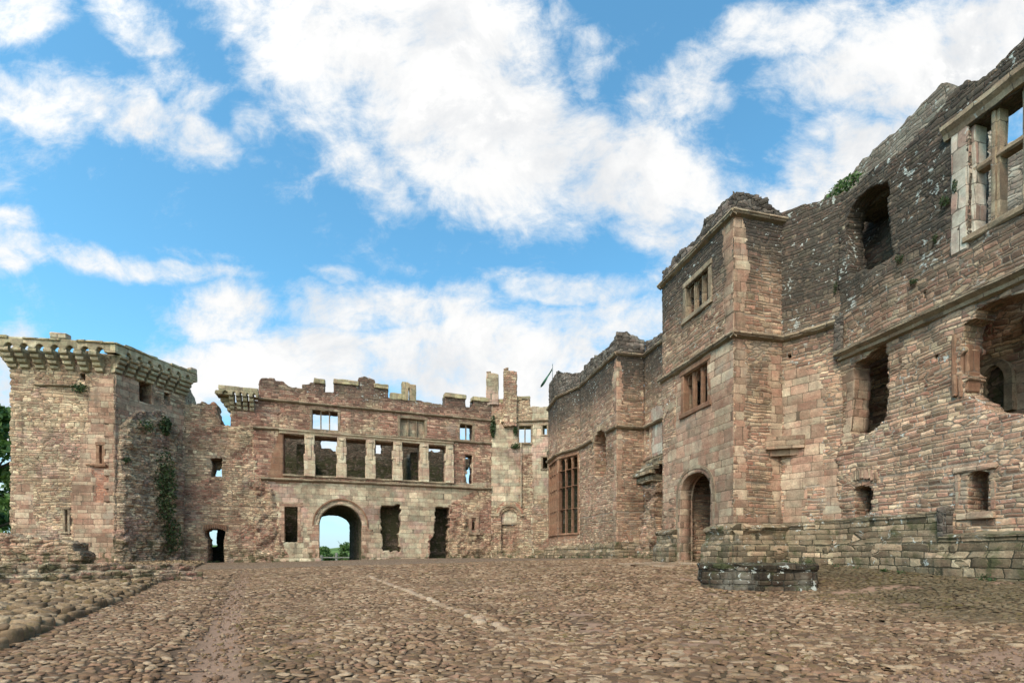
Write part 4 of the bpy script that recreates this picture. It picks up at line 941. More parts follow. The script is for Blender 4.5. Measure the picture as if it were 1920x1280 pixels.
flat(t1, rpoly((sq[0]-.3, sq[1]+.3, sq[2]-.3, sq[3]+.3)), .5, .2, 'window_back', 'dark', tower, .3, 0)
window(t1, sl1, tower, mat='orange', nm=0, jw=.16, dp=.1); window(t1, sl2, tower, mat='trim', nm=0, jw=.1, dp=.1)
q = t1.p(162, 869); q2 = t1.p(200, 869)
MB().box(q[0], q2[0], -.09, .1, q[1]-.1, q[1], .02).build('sill', M['orange'], tower, t1)
# quoins on the corner
H = MB(); z = zwt-3.1; k = 0
while z > 4.2:
    e = .55 if k % 2 else .3; H.box(L1-e, L1+.03, -.035, .2, z-.36, z-.006, .02, .006); z -= .36; k += 1
H.build('quoins', M['pink'], tower, t1)
H = MB(); z = zwt-3.1; k = 0
while z > 6.4:
    e = .3 if k % 2 else .55; H.box(-.03, e, -.037, .2, z-.36, z-.006, .02, .006); z -= .36; k += 1
H.build('quoins', M['pink'], tower, t2)
string_course(t1, (66, 722), (150, 724), tower, sc_=.7)
PR = .66
for fi, (f_, pxs) in enumerate(((t1, None), (t2, None), (t0, None))):
    n_ = (7, 7, 7)[fi]; L_ = f_.L; sp = L_/n_
    for i in range(n_+(fi == 1)):
        corbel(f_, min(max(i*sp, .12), L_-.1) if fi != 1 else (i*sp+.1 if i < n_ else L_-.1), .40, zb-.1, (.17, .34, .50, .65), .235, 'corbel', M['corbel'], tower)
    e = PR*math.tan(R(32)); fo = f_.off(-PR, e, e if fi != 1 else .35)
    zt = zb+1.36; za = zb+.98; pp = []
    x = fo.L
    pts = [(fo.L, zb+.80)]
    cs = [i*sp+e for i in range(n_+1)]
    for a, b in list(zip(cs[:-1], cs[1:]))[::-1]:
        m_ = (a+b)/2; hw = (b-a)/2-.15
        pts += [(m_+hw, zb+.80), (m_+hw, za-.12), (m_+hw*.6, za+.03), (m_, za+.08), (m_-hw*.6, za+.03), (m_-hw, za-.12), (m_-hw, zb+.80)]
    pts += [(0, zb+.80), (0, zt), (fo.L, zt)]
    wall('parapet', fo, pts, [], .34, .05, M['corbel'], tower, rough=.0, seed=12+fi)
    x = 0.
    while x < fo.L-.2:
        w_ = min(rng.uniform(.35, .95), fo.L-x)
        if rng.random() < .88: MB().box(x, x+w_-.012, -.04-rng.uniform(0, .03), .4, zt-.10, zt+rng.uniform(-.02, .06), .03, .025).build('coping', M['cap'], tower, fo)
        x += w_
fo = t1.off(-PR, .5, .5); q = fo.p(93, 640)[0]; q2 = fo.p(125, 640)[0]
MB().box(q, q2, -.03, .38, zb+1.40, zb+1.72, .05, .02).build('merlon', M['ashlar'], tower, fo)
fo = t2.off(-PR, .5, .35)
MB().box(fo.L-.45, fo.L, -.03, .38, zb+1.1, zb+1.62, .05, .02).build('merlon', M['ashlar'], tower, fo)

# ================================================================== HALL RANGE (bay, buttressed wall)
h0, h1, h2, g_, e_, d_ = (2.55, 34.0), (2.93, 31.3), (4.13, 29.4), (5.28, 24.5), (6.77, 24.85), (8.25, 18.55)
fh0, fh1, fg, fe, fd = Fr(h0, h1), Fr(h1, h2), Fr(h2, g_), Fr(g_, e_), Fr(e_, d_)
hall = thing('hall_range', 'roofless rubble hall range with a tall mullioned orange bay window', 'castle building', on_floor(4.5, 27))
ZS_HI, ZS_LO, ZPL = 1+10.08, 1+6.4, None
def tp(fr, pts): return fr.P(pts)
HR = dict(rough=.05)
def capwall(fr, sil, holes, regions=(), mats=None, cell=.07, th=1., mi=1., **kw):
    # body up to the string, then a thin dark parapet above it
    wall('wall', fr, [(0, -.4), (fr.L, -.4), (fr.L, ZS_HI), (0, ZS_HI)], holes, th, cell, mats or M['hall'], hall, regions=regions, rough=0., miter=mi, **kw)
    pts = [(0, ZS_HI+.12), (fr.L, ZS_HI+.12)]; S_ = fr.P(sil)[::-1]; S_ = [(min(max(a, 0), fr.L), b) for a, b in S_]
    S_[0] = (fr.L, S_[0][1]); S_[-1] = (0, S_[-1][1])
    wall('parapet', fr, pts+S_, [], .7, .06, M['blackcrust'], hall, y0=.05, rough=.07, miter=True, relief=lambda x, z: (fbm(x*3, z*3, 7)-.5)*.2)
    MB().profile((-.08, ZS_HI), (fr.L+.08, ZS_HI), STR).build('string_course', M['trim'], hall, fr)
    for a_, b_ in (((-.08, fr.s(1114)-.1), (fr.s(1137)+.1, fr.L+.08)) if fr is fg else ((-.08, fr.L+.08),)):
        MB().profile((a_, ZS_LO), (b_, ZS_LO), STR).build('string_course', M['trim'], hall, fr)
cz0, cz1 = 1+(HOR-999)*30.4/F, 1+(HOR-857)*30.4/F
b0 = (.35, fh0.L-.12, cz0, cz1); b1 = (.14, fh1.L-.22, cz0, cz1)
capwall(fh0, [(1028, 722), (1037, 707)], [(rpoly(b0), 0.)], regions=[([(0, cz0-.3), (fh0.L, cz0-.3), (fh0.L, cz1+.3), (0, cz1+.3)], 1)], mats=[M['hall'], M['orange']], th=.35, mi=.35)
capwall(fh1, [(1045, 703), (1056, 700), (1088, 698)], [(rpoly(b1), 0.)], regions=[([(0, cz0-.3), (fh1.L*.9, cz0-.3), (fh1.L*.9, cz1+.2), (0, cz1+.2)], 1)], mats=[M['hall'], M['orange']], th=.35, mi=.35)
TR = (.32, .615, .84)
window(fh0, b0, hall, 'orange', nm=3, trans=TR, jw=.10, mw=.07, y=.06, cusp=True); window(fh1, b1, hall, 'orange', nm=2, trans=TR, jw=.10, mw=.055, y=.06, cusp=True)
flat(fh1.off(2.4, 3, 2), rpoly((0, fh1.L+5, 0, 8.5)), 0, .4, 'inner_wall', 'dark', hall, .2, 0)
MB().box(-2.5, fh1.L+2.2, 1.0, 2.4, 7.9, 8.2, .02).build('bay_shade_slab', M['dark'], hall, fh1)  # slab added over the roofless bay to darken it behind the window
ga = fg.P([(1114, 893), (1114, 832), (1117, 818), (1123, 807), (1129, 805), (1134, 809), (1136.5, 820), (1136.5, 889), (1126, 897)])
capwall(fg, [(1088, 697), (1094, 688), (1109, 671), (1127, 662), (1142, 647), (1150, 634), (1156, 624)], [(ga, .03)], regions=[([(fg.L-.5, 0), (fg.L, 0), (fg.L, 10.8), (fg.L-.35, 10.8)], 1)], mats=[M['hall'], M['pink']], relief=lambda x, z: (fbm(x*1.5, z*1.5, 14)-.5)*.10)
flat(fg, rpoly((fg.s(1114)-1.2, fg.s(1137)+.8, 4.5, 8.6)), .75, .4, 'recess_back', 'hall', hall, .1, 0)
H = MB(); gp = fg.P([(1112, 838), (1115, 822), (1122, 810), (1129, 806), (1136, 812), (1138, 824)])
for i in range(len(gp)-1):
    for t in (.0, .5):
        x = gp[i][0]*(1-t)+gp[i+1][0]*t; z = gp[i][1]*(1-t)+gp[i+1][1]*t; H.box(x-.09, x+.09, -.05, .2, z+.0, z+.32, .02, .02)
H.build('arch_stones', M['trim'], hall, fg)
capwall(fe, [(1158, 622), (1161, 621), (1176, 622), (1195, 630), (1207, 637)], [], regions=[([(0, 0), (.28, 0), (.3, 10.8), (0, 10.8)], 1), ([(0, 2.6), (fe.L, 2.2), (fe.L, 4.6), (0, 4.2)], 0)], mats=[M['hall'], M['pink']])
dwin = rect(fd, [(1210, 800), (1219, 798), (1219, 856), (1210, 856)])
capwall(fd, [(1209, 640), (1214, 639), (1225, 632), (1242, 625), (1300, 575), (1330, 560)], [(rpoly(dwin), 0.)], regions=[(fd.P([(1222, 765), (1245, 760), (1245, 856), (1222, 856)]), 1)], mats=[M['hall'], M['pale']])
flat(fd, rpoly((dwin[0]-.2, dwin[1]+.2, dwin[2]-.2, dwin[3]+.2)), .25, .4, 'window_blocking', 'ashlar', hall, .2, 0)
window(fd, dwin, hall, 'pink', nm=1, jw=.14, mw=.08, dp=.1)
# plinths
PL = [(.1, -.5), (-.30, -.5), (-.30, .28), (-.20, .42), (-.20, .62), (-.12, .74), (-.05, .80), (.1, .82)]
for f_ in (fh0, fh1, fg, fe, fd):
    zpl = float(zg(f_.A.x, f_.A.y)); MB().profile((-.22, zpl), (f_.L+.22, zpl), [(y, z+.0) for y, z in PL], .3, .015).build('plinth', M['wetplinth'], hall, f_)
# broken buttress with a stone roof between the hall and the porch
butt = thing('stone_buttress', 'broken buttress with a little pitched stone roof beside the porch', 'buttress', on_floor(6.6, 21.2))
bs0, bs1 = fd.s(1206), fd.s(1236)+.5; q = fd.p(1222, 896)
bx0, bx1 = 1.0, 2.6; fb = fd
z0_ = 1+(HOR-895)*21.5/F; z1_ = 1+(HOR-850)*21.5/F
H = MB(); bm = H.bm
def pr(pts3, y_): return [bm.verts.new((x, y, z)) for x, y, z in pts3]
H.box(bx0+.05, bx1-.1, -1.0, .2, z0_-.04, z0_+.30, .03, .02)
for i in range(5):
    t = i/5; t2_ = (i+1)/5+.03
    H.box(bx0-.02, bx1, -1.15+1.15*t, -1.15+1.15*t2_, z0_+.30+(z1_-z0_)*t, z0_+.36+(z1_-z0_)*(t+.12), .015, .015)
H.build('stone_roof', M['wetplinth'], butt, fd)
gz = float(zg(6.8, 21.5))
wall('rubble_pier', Fr((fd.A+fd.d*bx0-fd.n*.0).xy, (fd.A+fd.d*bx0-fd.n*.0).xy+fd.d.xy*(bx1-bx0-.1)), [(0.05, gz-.3), (1.5, gz-.3), (1.45, 1.9), (1.3, 2.8), (1.4, z0_), (.3, z0_), (.45, 3.0), (.15, 2.0), (.0, .9)], [], 1.0, .06, M['hall'], butt, y0=-.85, rough=.12, relief=lambda x, z: (fbm(x*2.5, z*2.5, 18)-.5)*.7+.12*(z-1.5)*.5)
MB().box(-.2, .25, -.5, -.1, gz-.2, gz+.35, .05, .02).build('loose_block', M['wetplinth'], butt, Fr((fd.A+fd.d*.6).xy, (fd.A+fd.d*3).xy))

# ================================================================== PORCH TOWER
pA, pB, pC, pD = (5.68, 18.31), (6.59, 14.43), (8.25, 14.82), (7.75, 18.8)
pf, ps, pl_ = Fr(pA, pB), Fr(pB, pC), Fr(pD, pA)
porch = thing('porch_tower', 'square three storey porch tower with an arched doorway and two rows of slim mullioned windows', 'porch tower', on_floor(7, 16.5))
ZT = pf.p(1376, 401)[1]; ZM = pf.p(1376, 628)[1]; zgp = float(zg(6.2, 16))
dr = pf.P([(1277, 1052), (1332, 1000)]); dx0, dx1 = pf.s(1275), pf.s(1331.5)
dtop = (pf.p(1303, 886)[1]); dsp = pf.p(1331, 925)[1]
door = arch_pts(dx0, dx1, zgp-.3, dsp, dtop, 18, 2.3)
uw = [pf.p(1287, 524), pf.p(1328, 500)]
def lrect(fr, x0, x1, yt, yb):    # pixel span plus head and sill heights read at its right end
    return (fr.s(x0), fr.s(x1), fr.p(x1, yb)[1], fr.p(x1, yt)[1])
wu = lrect(pf, 1286, 1329, 501, 562); wl = lrect(pf, 1282, 1327.5, 677, 752)
near_r = dict(rough=0.)
LQ = .42
wall('front_wall', pf, [(0, zgp-.4), (pf.L, zgp-.4), (pf.L, ZT), (0, ZT)], [(door, 0.), (rpoly(wu), 0.), (rpoly(wl), 0.)], .42, .045, [M['hall'], M['pink']], porch,
     regions=[([(0, 0), (pf.L, 0), (pf.L, ZM), (0, ZM)], 1), ([(pf.L-LQ, ZM), (pf.L, ZM), (pf.L, ZT), (pf.L-LQ, ZT)], 1)], rough=0., miter=True)
wall('side_wall', ps, [(0, zgp-.4), (ps.L+.12, zgp-.4), (ps.L+.12, ZT), (0, ZT)], [], .85, miter=True, cell=.045, mats=[M['hall'], M['pink']], parent=porch,
     regions=[([(0, 0), (LQ, 0), (LQ, ZT), (0, ZT)], 1), ([(ps.L-.3, 2), (ps.L, 2), (ps.L, 7), (ps.L-.5, 7)], 1), ([(0, 1.6), (ps.L, 1.6), (ps.L, 2.1), (0, 2.1)], 1)], rough=0., relief=lambda x, z: (fbm(x*2, z*2, 14)-.5)*.08)
wall('side_wall', pl_, [(0, zgp-.4), (pl_.L, zgp-.4), (pl_.L, ZT), (0, ZT)], [], .9, .09, [M['hall'], M['pink']], porch, rough=0.)
TOPF = [(1243, 512), (1246, 506), (1257, 496), (1259, 484), (1278, 469), (1305, 449), (1317, 428), (1321, 410), (1339, 399), (1350, 383), (1364, 373), (1376, 360)]
TOPS = [(1378, 359), (1387, 360), (1403, 363), (1423, 367), (1439, 373), (1442, 387), (1469, 398)]
for f_, tp_ in ((pf, TOPF), (ps, TOPS), (pl_, None)):
    S_ = [(min(max(a, 0), f_.L), b) for a, b in f_.P(tp_)[::-1]] if tp_ else [(f_.L, ZT+.55), (0, ZT+.3)]
    S_[0] = (f_.L, S_[0][1]); S_[-1] = (0, S_[-1][1])
    wall('parapet', f_, [(0, ZT+.15), (f_.L, ZT+.15)]+S_, [], .6, .045, M['blackcrust'], porch, y0=.03, rough=.05, miter=True, relief=lambda x, z: (fbm(x*3, z*3, 17)-.5)*.16)
    for z_ in (ZT, ZM): MB().profile((-.12, z_), (f_.L+.12, z_), STR, .25, .01).build('string_course', M['trim'], porch, f_)
def shafts(fr, r, parent, mat, n=3):
    f = window(fr, r, parent, mat, nm=0, jw=.16, mw=.1, y=.1, dp=.12, cusp=False)
    x0, x1, z0, z1 = r
    for i in range(1, n):
        xm = x0+(x1-x0)*i/n; MB().box(xm-.055, xm+.055, .06, .22, z0-.02, z1+.02, .035, .004, 2).build('mullion', M[mat], f, fr)
    c = MB()
    for i in range(n):
        a = x0+(x1-x0)*i/n+.055; e = x0+(x1-x0)*(i+1)/n-.055; hw = (e-a)/2; cm = (a+e)/2
        for sg in (-1, 1):
            pts = [(cm+sg*(hw+.03), z1+.02), (cm, z1+.02)]+[(cm+sg*hw*math.sin(t*math.pi/16), z1-.28*(1-math.cos(t*math.pi/16))-.03) for t in range(9)]
            c.prism(pts if sg < 0 else pts[::-1], .14, .27, 0)
    c.build('cusped_head', M[mat], f, fr)
shafts(pf, wu, porch, 'trim'); shafts(pf, wl, porch, 'orange')
x0, x1 = wl[0]-.28, wl[1]+.22
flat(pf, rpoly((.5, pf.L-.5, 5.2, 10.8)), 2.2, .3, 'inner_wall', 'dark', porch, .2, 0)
# door mouldings
D_ = arch_pts(dx0, dx1, zgp-.1, dsp, dtop, 24, 2.3)
for j, (o_, w_, y_) in enumerate(((.0, .07, .12), (.07, .07, .05), (.14, .10, -.012))):
    cxd = (dx0+dx1)/2
    P_ = [((q[0]-cxd)*(1+o_*2/(dx1-dx0))+cxd, dsp+(q[1]-dsp)*(1+o_/(dtop-dsp)) if q[1] > dsp else q[1]) for q in D_]
    MB().band(P_, w_, y_, .5).build('door_moulding', M['trim' if j == 2 else 'pink'], porch, pf)
# moulded plinth (either side of the doorway and round the corner)
zp1 = pf.p(1371, 984)[1]; zp2 = pf.p(1371, 1020)[1]
PP = [(.1, zgp-.6), (-.34, zgp-.6), (-.34, zp2-.06), (-.26, zp2+.02), (-.17, zp2+.10), (-.15, zp1-.24), (-.23, zp1-.16), (-.24, zp1-.08), (-.12, zp1), (.1, zp1+.04)]
for f_, a, b in ((pf, dx1+.02, pf.L+.25), (ps, -.25, ps.L+.16), (pf, -.12, dx0-.16)):
    z1_ = zp1 if a > 0 or f_ is ps else zp1
    MB().profile((a, 0), (b, 0), PP, .18, .014).build('plinth', M['wetplinth'], porch, f_)
# dark lobby inside
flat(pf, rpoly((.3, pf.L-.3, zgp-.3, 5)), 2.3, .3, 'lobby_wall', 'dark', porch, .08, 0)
MB().box(.05, pf.L-.45, .5, 2.6, 4.3, 4.6, .02).build('lobby_shade_slab', M['dark'], porch, pf)  # slab added to keep sky light out of the open porch
MB().box(pf.L-1.02, pf.L-.9, .5, 2.28, zgp-.2, 4.28, .02, .01).build('lobby_shade_panel', M['dark'], porch, pf)  # added dark panel covering the lit inner wall, standing in for shade
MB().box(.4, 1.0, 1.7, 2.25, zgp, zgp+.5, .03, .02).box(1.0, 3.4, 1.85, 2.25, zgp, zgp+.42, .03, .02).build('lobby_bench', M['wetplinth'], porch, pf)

# ================================================================== NEAR HALL WALL
kA, kB = (8.25, 14.82), (9.29, 13.71); mE = (9.29+.23*11, 13.71-.973*11)
k_, m_f = Fr(kA, kB), Fr(kB, mE)
nh = thing('near_hall', 'tall lichen spotted hall wall on the right with a big mullioned window and broken openings', 'castle building', on_floor(10, 9.5))
zgk = .3
TOPK = k_.P([(1467, 398), (1483, 394), (1507, 384), (1538, 378), (1577, 366)])
TOPM = m_f.P([(1580, 364), (1604, 349), (1632, 318), (1660, 300), (1679, 290), (1710, 263), (1741, 232), (1765, 204), (1780, 178), (1792, 166), (1813, 152), (1835, 153), (1862, 130), (1890, 103), (1918, 74)])
TOPM = [(max(a, 0), b) for a, b in TOPM]+[(5.2, 11.7), (6.3, 11.6), (8.2, 11.9), (11, 11.5)]
TOPK[0] = (-.07, TOPK[0][1]); TOPK[-1] = (k_.L+.05, TOPK[-1][1]); TOPM[0] = (-.05, TOPK[-1][1])
sqr = [(.12, zgk+1), (k_.L*.46, zgk+1), (k_.L*.46, k_.p(1490, 866)[1]), (.12, k_.p(1490, 866)[1])]
def relM(x, z): return (fbm(x*1.1, z*1.1, 24)-.5)*.16
wall('wall', k_, [(-.07, zgk), (k_.L+.05, zgk)]+TOPK[::-1], [(rpoly(rect(k_, [(1477, 664), (1484, 664), (1484, 672), (1477, 672)])), .01)], 1.0, .045, [M['near'], M['pink']], nh,
     regions=[([(0, 3.2), (k_.L*.75, 3.0), (k_.L*.7, 6.3), (0, 6.6)], 1), ([(0, .6), (k_.L*.5, .6), (k_.L*.42, 3.3), (0, 3.3)], 1), ([(k_.L*.7, .6), (k_.L, .6), (k_.L, 3.6), (k_.L*.72, 3.6)], 1)], rough=.02)
def mp(px, py): return m_f.p(px, py)
uArch = m_f.P([(1589, 410), (1597, 388), (1608, 370), (1624, 355), (1643, 345), (1663, 340), (1664, 392), (1668, 440), (1676, 477), (1642, 500), (1597, 516), (1592, 480)])
win = (3.16, 6.15, 1+6.98, 1+9.36)
mid = m_f.P([(1603, 679), (1660, 643.5), (1664, 700), (1664, 781), (1650, 797), (1634, 812), (1608, 815), (1594, 812), (1598, 760), (1602, 720)])
big_o = m_f.P([(1808, 620), (1811, 606), (1830, 596), (1832, 580), (1856, 566), (1881, 557), (1905, 552)])+[(5.5, 1+5.05), (7.2, 1+4.9), (7.3, 1+2.7), (5.4, 1+2.6)]+m_f.P([(1920, 776), (1890, 775), (1862, 774), (1845, 766), (1826, 752), (1808, 738)])
lo = m_f.P([(1602, 918), (1609, 912), (1618, 910), (1630, 912), (1637, 920), (1639, 932), (1636, 955), (1623, 969), (1602, 969)])
rw = m_f.P([(1816, 889), (1825, 884), (1838, 881), (1850, 882), (1855, 887), (1853, 957), (1815, 959)])
sh1 = rpoly(rect(m_f, [(1754, 664), (1760, 664), (1760, 676), (1754, 676)]))
sh2 = rpoly(rect(m_f, [(1732, 548), (1737, 546), (1737, 560), (1732, 562)]))
redM = m_f.P([(1664, 650), (1780, 590), (1820, 600), (1812, 740), (1760, 780), (1668, 800)])
wall('wall', m_f, [(-.05, zgk), (m_f.L, zgk)]+TOPM[::-1], [(uArch, .05), (rpoly(win), 0.), (mid, .05), (big_o, .07), (lo, .04), (rw, .015), (sh1, .01), (sh2, .01)], .55, .042,
     [M['near'], M['pink'], M['orange']], nh, regions=[(m_f.P([(1583, 700), (1604, 690), (1602, 820), (1583, 830)]), 1)], rough=.05, relief=relM)
# strings and hoods
mh0, mh1 = mp(1576, 671), mp(1920, 521); zh = (mh0[1]+mh1[1])/2
MB().profile((.0, zh), (m_f.L, zh), [(0, -.12), (-.10, -.08), (-.13, -.01), (-.26, .06), (-.27, .13), (0, .22)], .22, .012).build('string_course', M['trim'], nh, m_f)
q0 = k_.p(1470, 637); q1 = k_.p(1571, 608)
MB().profile((-.05, q0[1]), (k_.L*.93, q1[1]*.5+q0[1]*.5), STR, .22, .015).build('string_course', M['trim'], nh, k_)
MB().box(k_.L-.12, k_.L+.06, -.18, .05, zh-.05, q1[1]+.15, .03, .02).build('string_course_drop', M['blackcrust'], nh, k_)
# big mullioned window
wf = MB(); x0, x1, z0, z1 = win
wf.box(x0-.34, x0-.002, -.05, .45, z0-.3, z1+.10, .03, .012).box(x0-.02, x0+.07, .06, .4, z0, z1, .02, .01)
wf = wf.build('window_frame', M['pale'], nh, m_f)
MB().profile((x0-.45, z1+.18), (x1+.4, z1+.18), [(.4, -.16), (-.06, -.16), (-.10, -.05), (-.20, .03), (-.2, .12), (0, .2), (.4, .2)], .3, .01).build('hood', M['trim'], wf, m_f)
MB().box(x0-.1, x1+.1, -.08, .4, z0-.16, z0-.006, .03, .012).build('sill', M['trim'], wf, m_f)
mx = [m_f.s(1861), m_f.s(1913)]; gap = mx[0]-x0
zt_ = 1+8.40
for xm, w_ in ((3.575, .07), (4.16, .12), (4.72, .07), (5.15, .07), (5.6, .12)):
    MB().box(xm-w_, xm+w_, .06, .38, z0-.01, z1+.05, .045, .008, 2).build('mullion', M['trim'], wf, m_f)
MB().box(x0, x1, .08, .365, zt_-.07, zt_+.07, .04, .01).build('transom', M['trim'], wf, m_f)
# jamb of the broken opening, jamb and frame of the right low window, arch stones
bx = m_f.s(1808)
H = MB(); H.box(bx-.24, bx-.13, -.05, .3, mp(1818, 745)[1]+.1, mp(1818, 612)[1]-.05, .03, .01).box(bx-.128, bx-.03, -.02, .4, mp(1818, 745)[1]+.05, mp(1818, 612)[1]-.08, .03, .01).box(bx-.028, bx+.05, .04, .4, mp(1818, 740)[1]+.1, mp(1818, 612)[1]-.35, .025, .01)
H.build('opening_jamb', M['orange'], nh, m_f)
H = MB(); rx = m_f.s(1815); zr0, zr1 = mp(1815, 960)[1], mp(1855, 884)[1]
H.box(rx-.24, rx-.15, -.03, .3, zr0-.12, zr1+.05, .02, .008).box(rx-.148, rx-.07, .02, .3, zr0-.1, zr1+.02, .02, .008).box(rx-.068, rx+.0, .07, .3, zr0-.08, zr1, .02, .008)
rx1 = m_f.s(1855); H.box(rx1+.005, rx1+.11, .0, .3, zr0-.02, zr1+.05, .02, .008).box(rx-.28, rx1+.16, -.07, .3, zr1+.06, zr1+.17, .025, .01).box(rx-.2, rx1+.1, -.1, .3, zr0-.17, zr0-.03, .03, .015)
H.build('low_window_surround', M['pink'], nh, m_f)
lx, lz = mp(1618, 905)
H = MB()
for i in range(9):
    t = (i-4)/4; H.box(lx+t*.38-.045, lx+t*.38+.04, -.06, .25, lz+.12-.14*t*t, lz+.40-.18*t*t, .015, .015)
H.build('arch_stones', M['pink'], nh, m_f)
# backs seen through the openings
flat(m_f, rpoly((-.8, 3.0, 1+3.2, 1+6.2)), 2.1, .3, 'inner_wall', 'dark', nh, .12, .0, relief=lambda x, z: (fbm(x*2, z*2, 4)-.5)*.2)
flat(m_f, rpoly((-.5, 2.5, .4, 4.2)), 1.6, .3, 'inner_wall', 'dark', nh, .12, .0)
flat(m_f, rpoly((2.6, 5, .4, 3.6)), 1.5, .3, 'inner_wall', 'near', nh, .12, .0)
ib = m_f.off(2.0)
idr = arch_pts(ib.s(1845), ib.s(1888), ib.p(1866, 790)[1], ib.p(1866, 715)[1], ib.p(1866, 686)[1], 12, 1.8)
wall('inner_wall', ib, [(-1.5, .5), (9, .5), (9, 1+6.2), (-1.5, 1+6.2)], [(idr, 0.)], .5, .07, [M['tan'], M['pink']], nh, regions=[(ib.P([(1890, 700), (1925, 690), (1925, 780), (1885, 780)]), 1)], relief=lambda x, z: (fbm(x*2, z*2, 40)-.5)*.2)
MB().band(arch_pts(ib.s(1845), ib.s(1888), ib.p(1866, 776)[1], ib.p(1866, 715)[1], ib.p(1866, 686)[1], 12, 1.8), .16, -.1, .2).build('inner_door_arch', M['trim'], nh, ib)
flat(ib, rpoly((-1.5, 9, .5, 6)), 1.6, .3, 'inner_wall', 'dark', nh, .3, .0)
flat(m_f, rpoly((-.6, 2.3, 7.0, mp(1640, 345)[1]+.3)), 1.35, .3, 'inner_wall', 'hall', nh, .1, .0, relief=lambda x, z: (fbm(x*2, z*2, 6)-.5)*.2)
# vault slab over the upper embrasure
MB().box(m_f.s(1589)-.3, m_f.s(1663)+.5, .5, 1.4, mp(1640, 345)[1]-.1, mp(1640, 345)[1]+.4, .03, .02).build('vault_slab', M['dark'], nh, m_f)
# lintel spanning the inner corner of the porch
H = MB(); q = k_.p(1503, 838); c_ = k_
a = ps.L-.22
bm = H.bm
def slab(zb_, zt_, ext, ins):
    A = Vector((*pC, 0))-ps.d*ext; B = Vector((*pC, 0))+k_.d*ext; Aout = A-ps.n*(.02+ins); Bout = B-k_.n*(.02+ins)
    pts = [A+ps.n*.1, Aout, Bout, B+k_.n*.1, Vector((*pC, 0))+k_.n*.3]
    lo_ = [bm.verts.new((p_.x, p_.y, zb_)) for p_ in pts]; hi = [bm.verts.new((p_.x, p_.y, zt_)) for p_ in pts]; n = 5
    bm.faces.new(lo_); bm.faces.new(hi[::-1])
    for i in range(n): bm.faces.new((lo_[i], hi[i], hi[(i+1) % n], lo_[(i+1) % n]))
zl = k_.p(1500, 838)[1]
slab(zl-.03, zl+.33, .62, .06); slab(zl-.22, zl-.034, .45, .0)
H.build('corner_lintel', M['pink'], nh)
# plinth of the near hall: stepped ledges
zq1 = mp(1700, 966)[1]; zq2 = mp(1650, 1017)[1]; zs_ = m_f.s(1779)
def prof(zt_, zm, o): return [(.1, zgk-.3), (-.30-o, zgk-.3), (-.30-o, zm-.05), (-.20-o, zm+.05), (-.16-o, zt_-.10), (-.20-o, zt_-.06), (-.16-o, zt_), (.1, zt_+.06)]
MB().profile((-.2, 0), (zs_, 0), prof(zq1, zq2, 0), .2, .014).build('plinth', M['wetplinth'], nh, m_f)
zq3 = mp(1850, 1000)[1]; zq4 = mp(1850, 1040)[1]
MB().profile((zs_+.02, 0), (m_f.L, 0), prof(zq3, zq4, .12), .2, .014).build('plinth', M['wetplinth'], nh, m_f)
MB().box(zs_-.03, zs_+.11, -.3, .0, zq3-.05, zq1+.12, .03, .015).build('plinth_stop', M['blackcrust'], nh, m_f)
MB().profile((-.3, 0), (k_.L*.618, 0), prof(zq1-.05, zq2, -.06), .2, .014).profile((k_.L*.62, 0), (k_.L+.15, 0), prof(zq1, zq2, 0), .2, .014).build('plinth', M['wetplinth'], nh, k_)

# far gable wall rising behind the near hall
gb_t = thing('gable_wall', 'grey high gable wall rising behind the top of the near hall wall', 'ruined wall', (14.2, 14.5, .4))
gb = Fr((12.5, 21.6), (12.5+.23*22, 21.6-.973*22))
gp = gb.P([(1500, 420), (1545, 374), (1565, 350), (1600, 325), (1636, 281), (1665, 255), (1694, 232), (1726, 197), (1745, 178), (1765, 156), (1778, 156), (1792, 165), (1800, 200), (1850, 296), (1868, 283), (1909, 262)])
wall('wall', gb, [(gp[0][0], .3), (14, .3), (14, 9), (9.8, 9.6)]+[(min(a, 30), b) for a, b in gp[::-1]], [], .9, .09, M['back'], gb_t, rough=.09)

# ================================================================== MOUNTING BLOCK
mbk = thing('mounting_block', 'low black mossy stone platform with white lichen spots on the cobbles before the porch', 'stone block', on_floor(5.75, 11.1))
bcx, bcy = 5.62, 11.15; zb0 = float(zg(bcx, bcy-1)); zbt = 1-.235
L_, R_ = (1315-CX)/F, (1530-CX)/F
pl8 = [(L_*11.7, 11.7), (L_*11.05+.02, 11.05), (4.72, 10.55), (5.25, 10.32), (R_*10.30-.0, 10.30), (R_*11.2, 11.2), (6.6, 12.1), (5.5, 12.4), (4.7, 12.2)]
for i in range(len(pl8)):
    a, b = pl8[i], pl8[(i+1) % len(pl8)]
    f_ = Fr(a, b)
    wall('side_masonry', f_, [(0, zb0-.35), (f_.L, zb0-.35), (f_.L, zbt-.07), (0, zbt-.07)], [], .25, .04, M['block'], mbk, rough=0., relief=lambda x, z: (fbm(x*4, z*4, 4)-.5)*.05)
bm = bmesh.new(); cc = Vector((sum(p_[0] for p_ in pl8)/9, sum(p_[1] for p_ in pl8)/9, 0))
P9 = [Vector((*p_, 0)) for p_ in pl8]; P9 = [p_+(p_-cc).normalized()*.035 for p_ in P9]
ring = []
for i in range(9):
    for t in range(5): ring.append(P9[i].lerp(P9[(i+1) % 9], t/5))
lay = []
for s_, z in ((1., zbt-.075), (1.0, zbt-.015), (.985, zbt), (.8, zbt+.0), (.6, zbt-.01), (.3, zbt)):
    lay.append([bm.verts.new((cc.x+(v.x-cc.x)*s_+rng.uniform(-.012, .012), cc.y+(v.y-cc.y)*s_+rng.uniform(-.012, .012), z+rng.uniform(-.016, .016))) for v in ring])
n = len(ring)
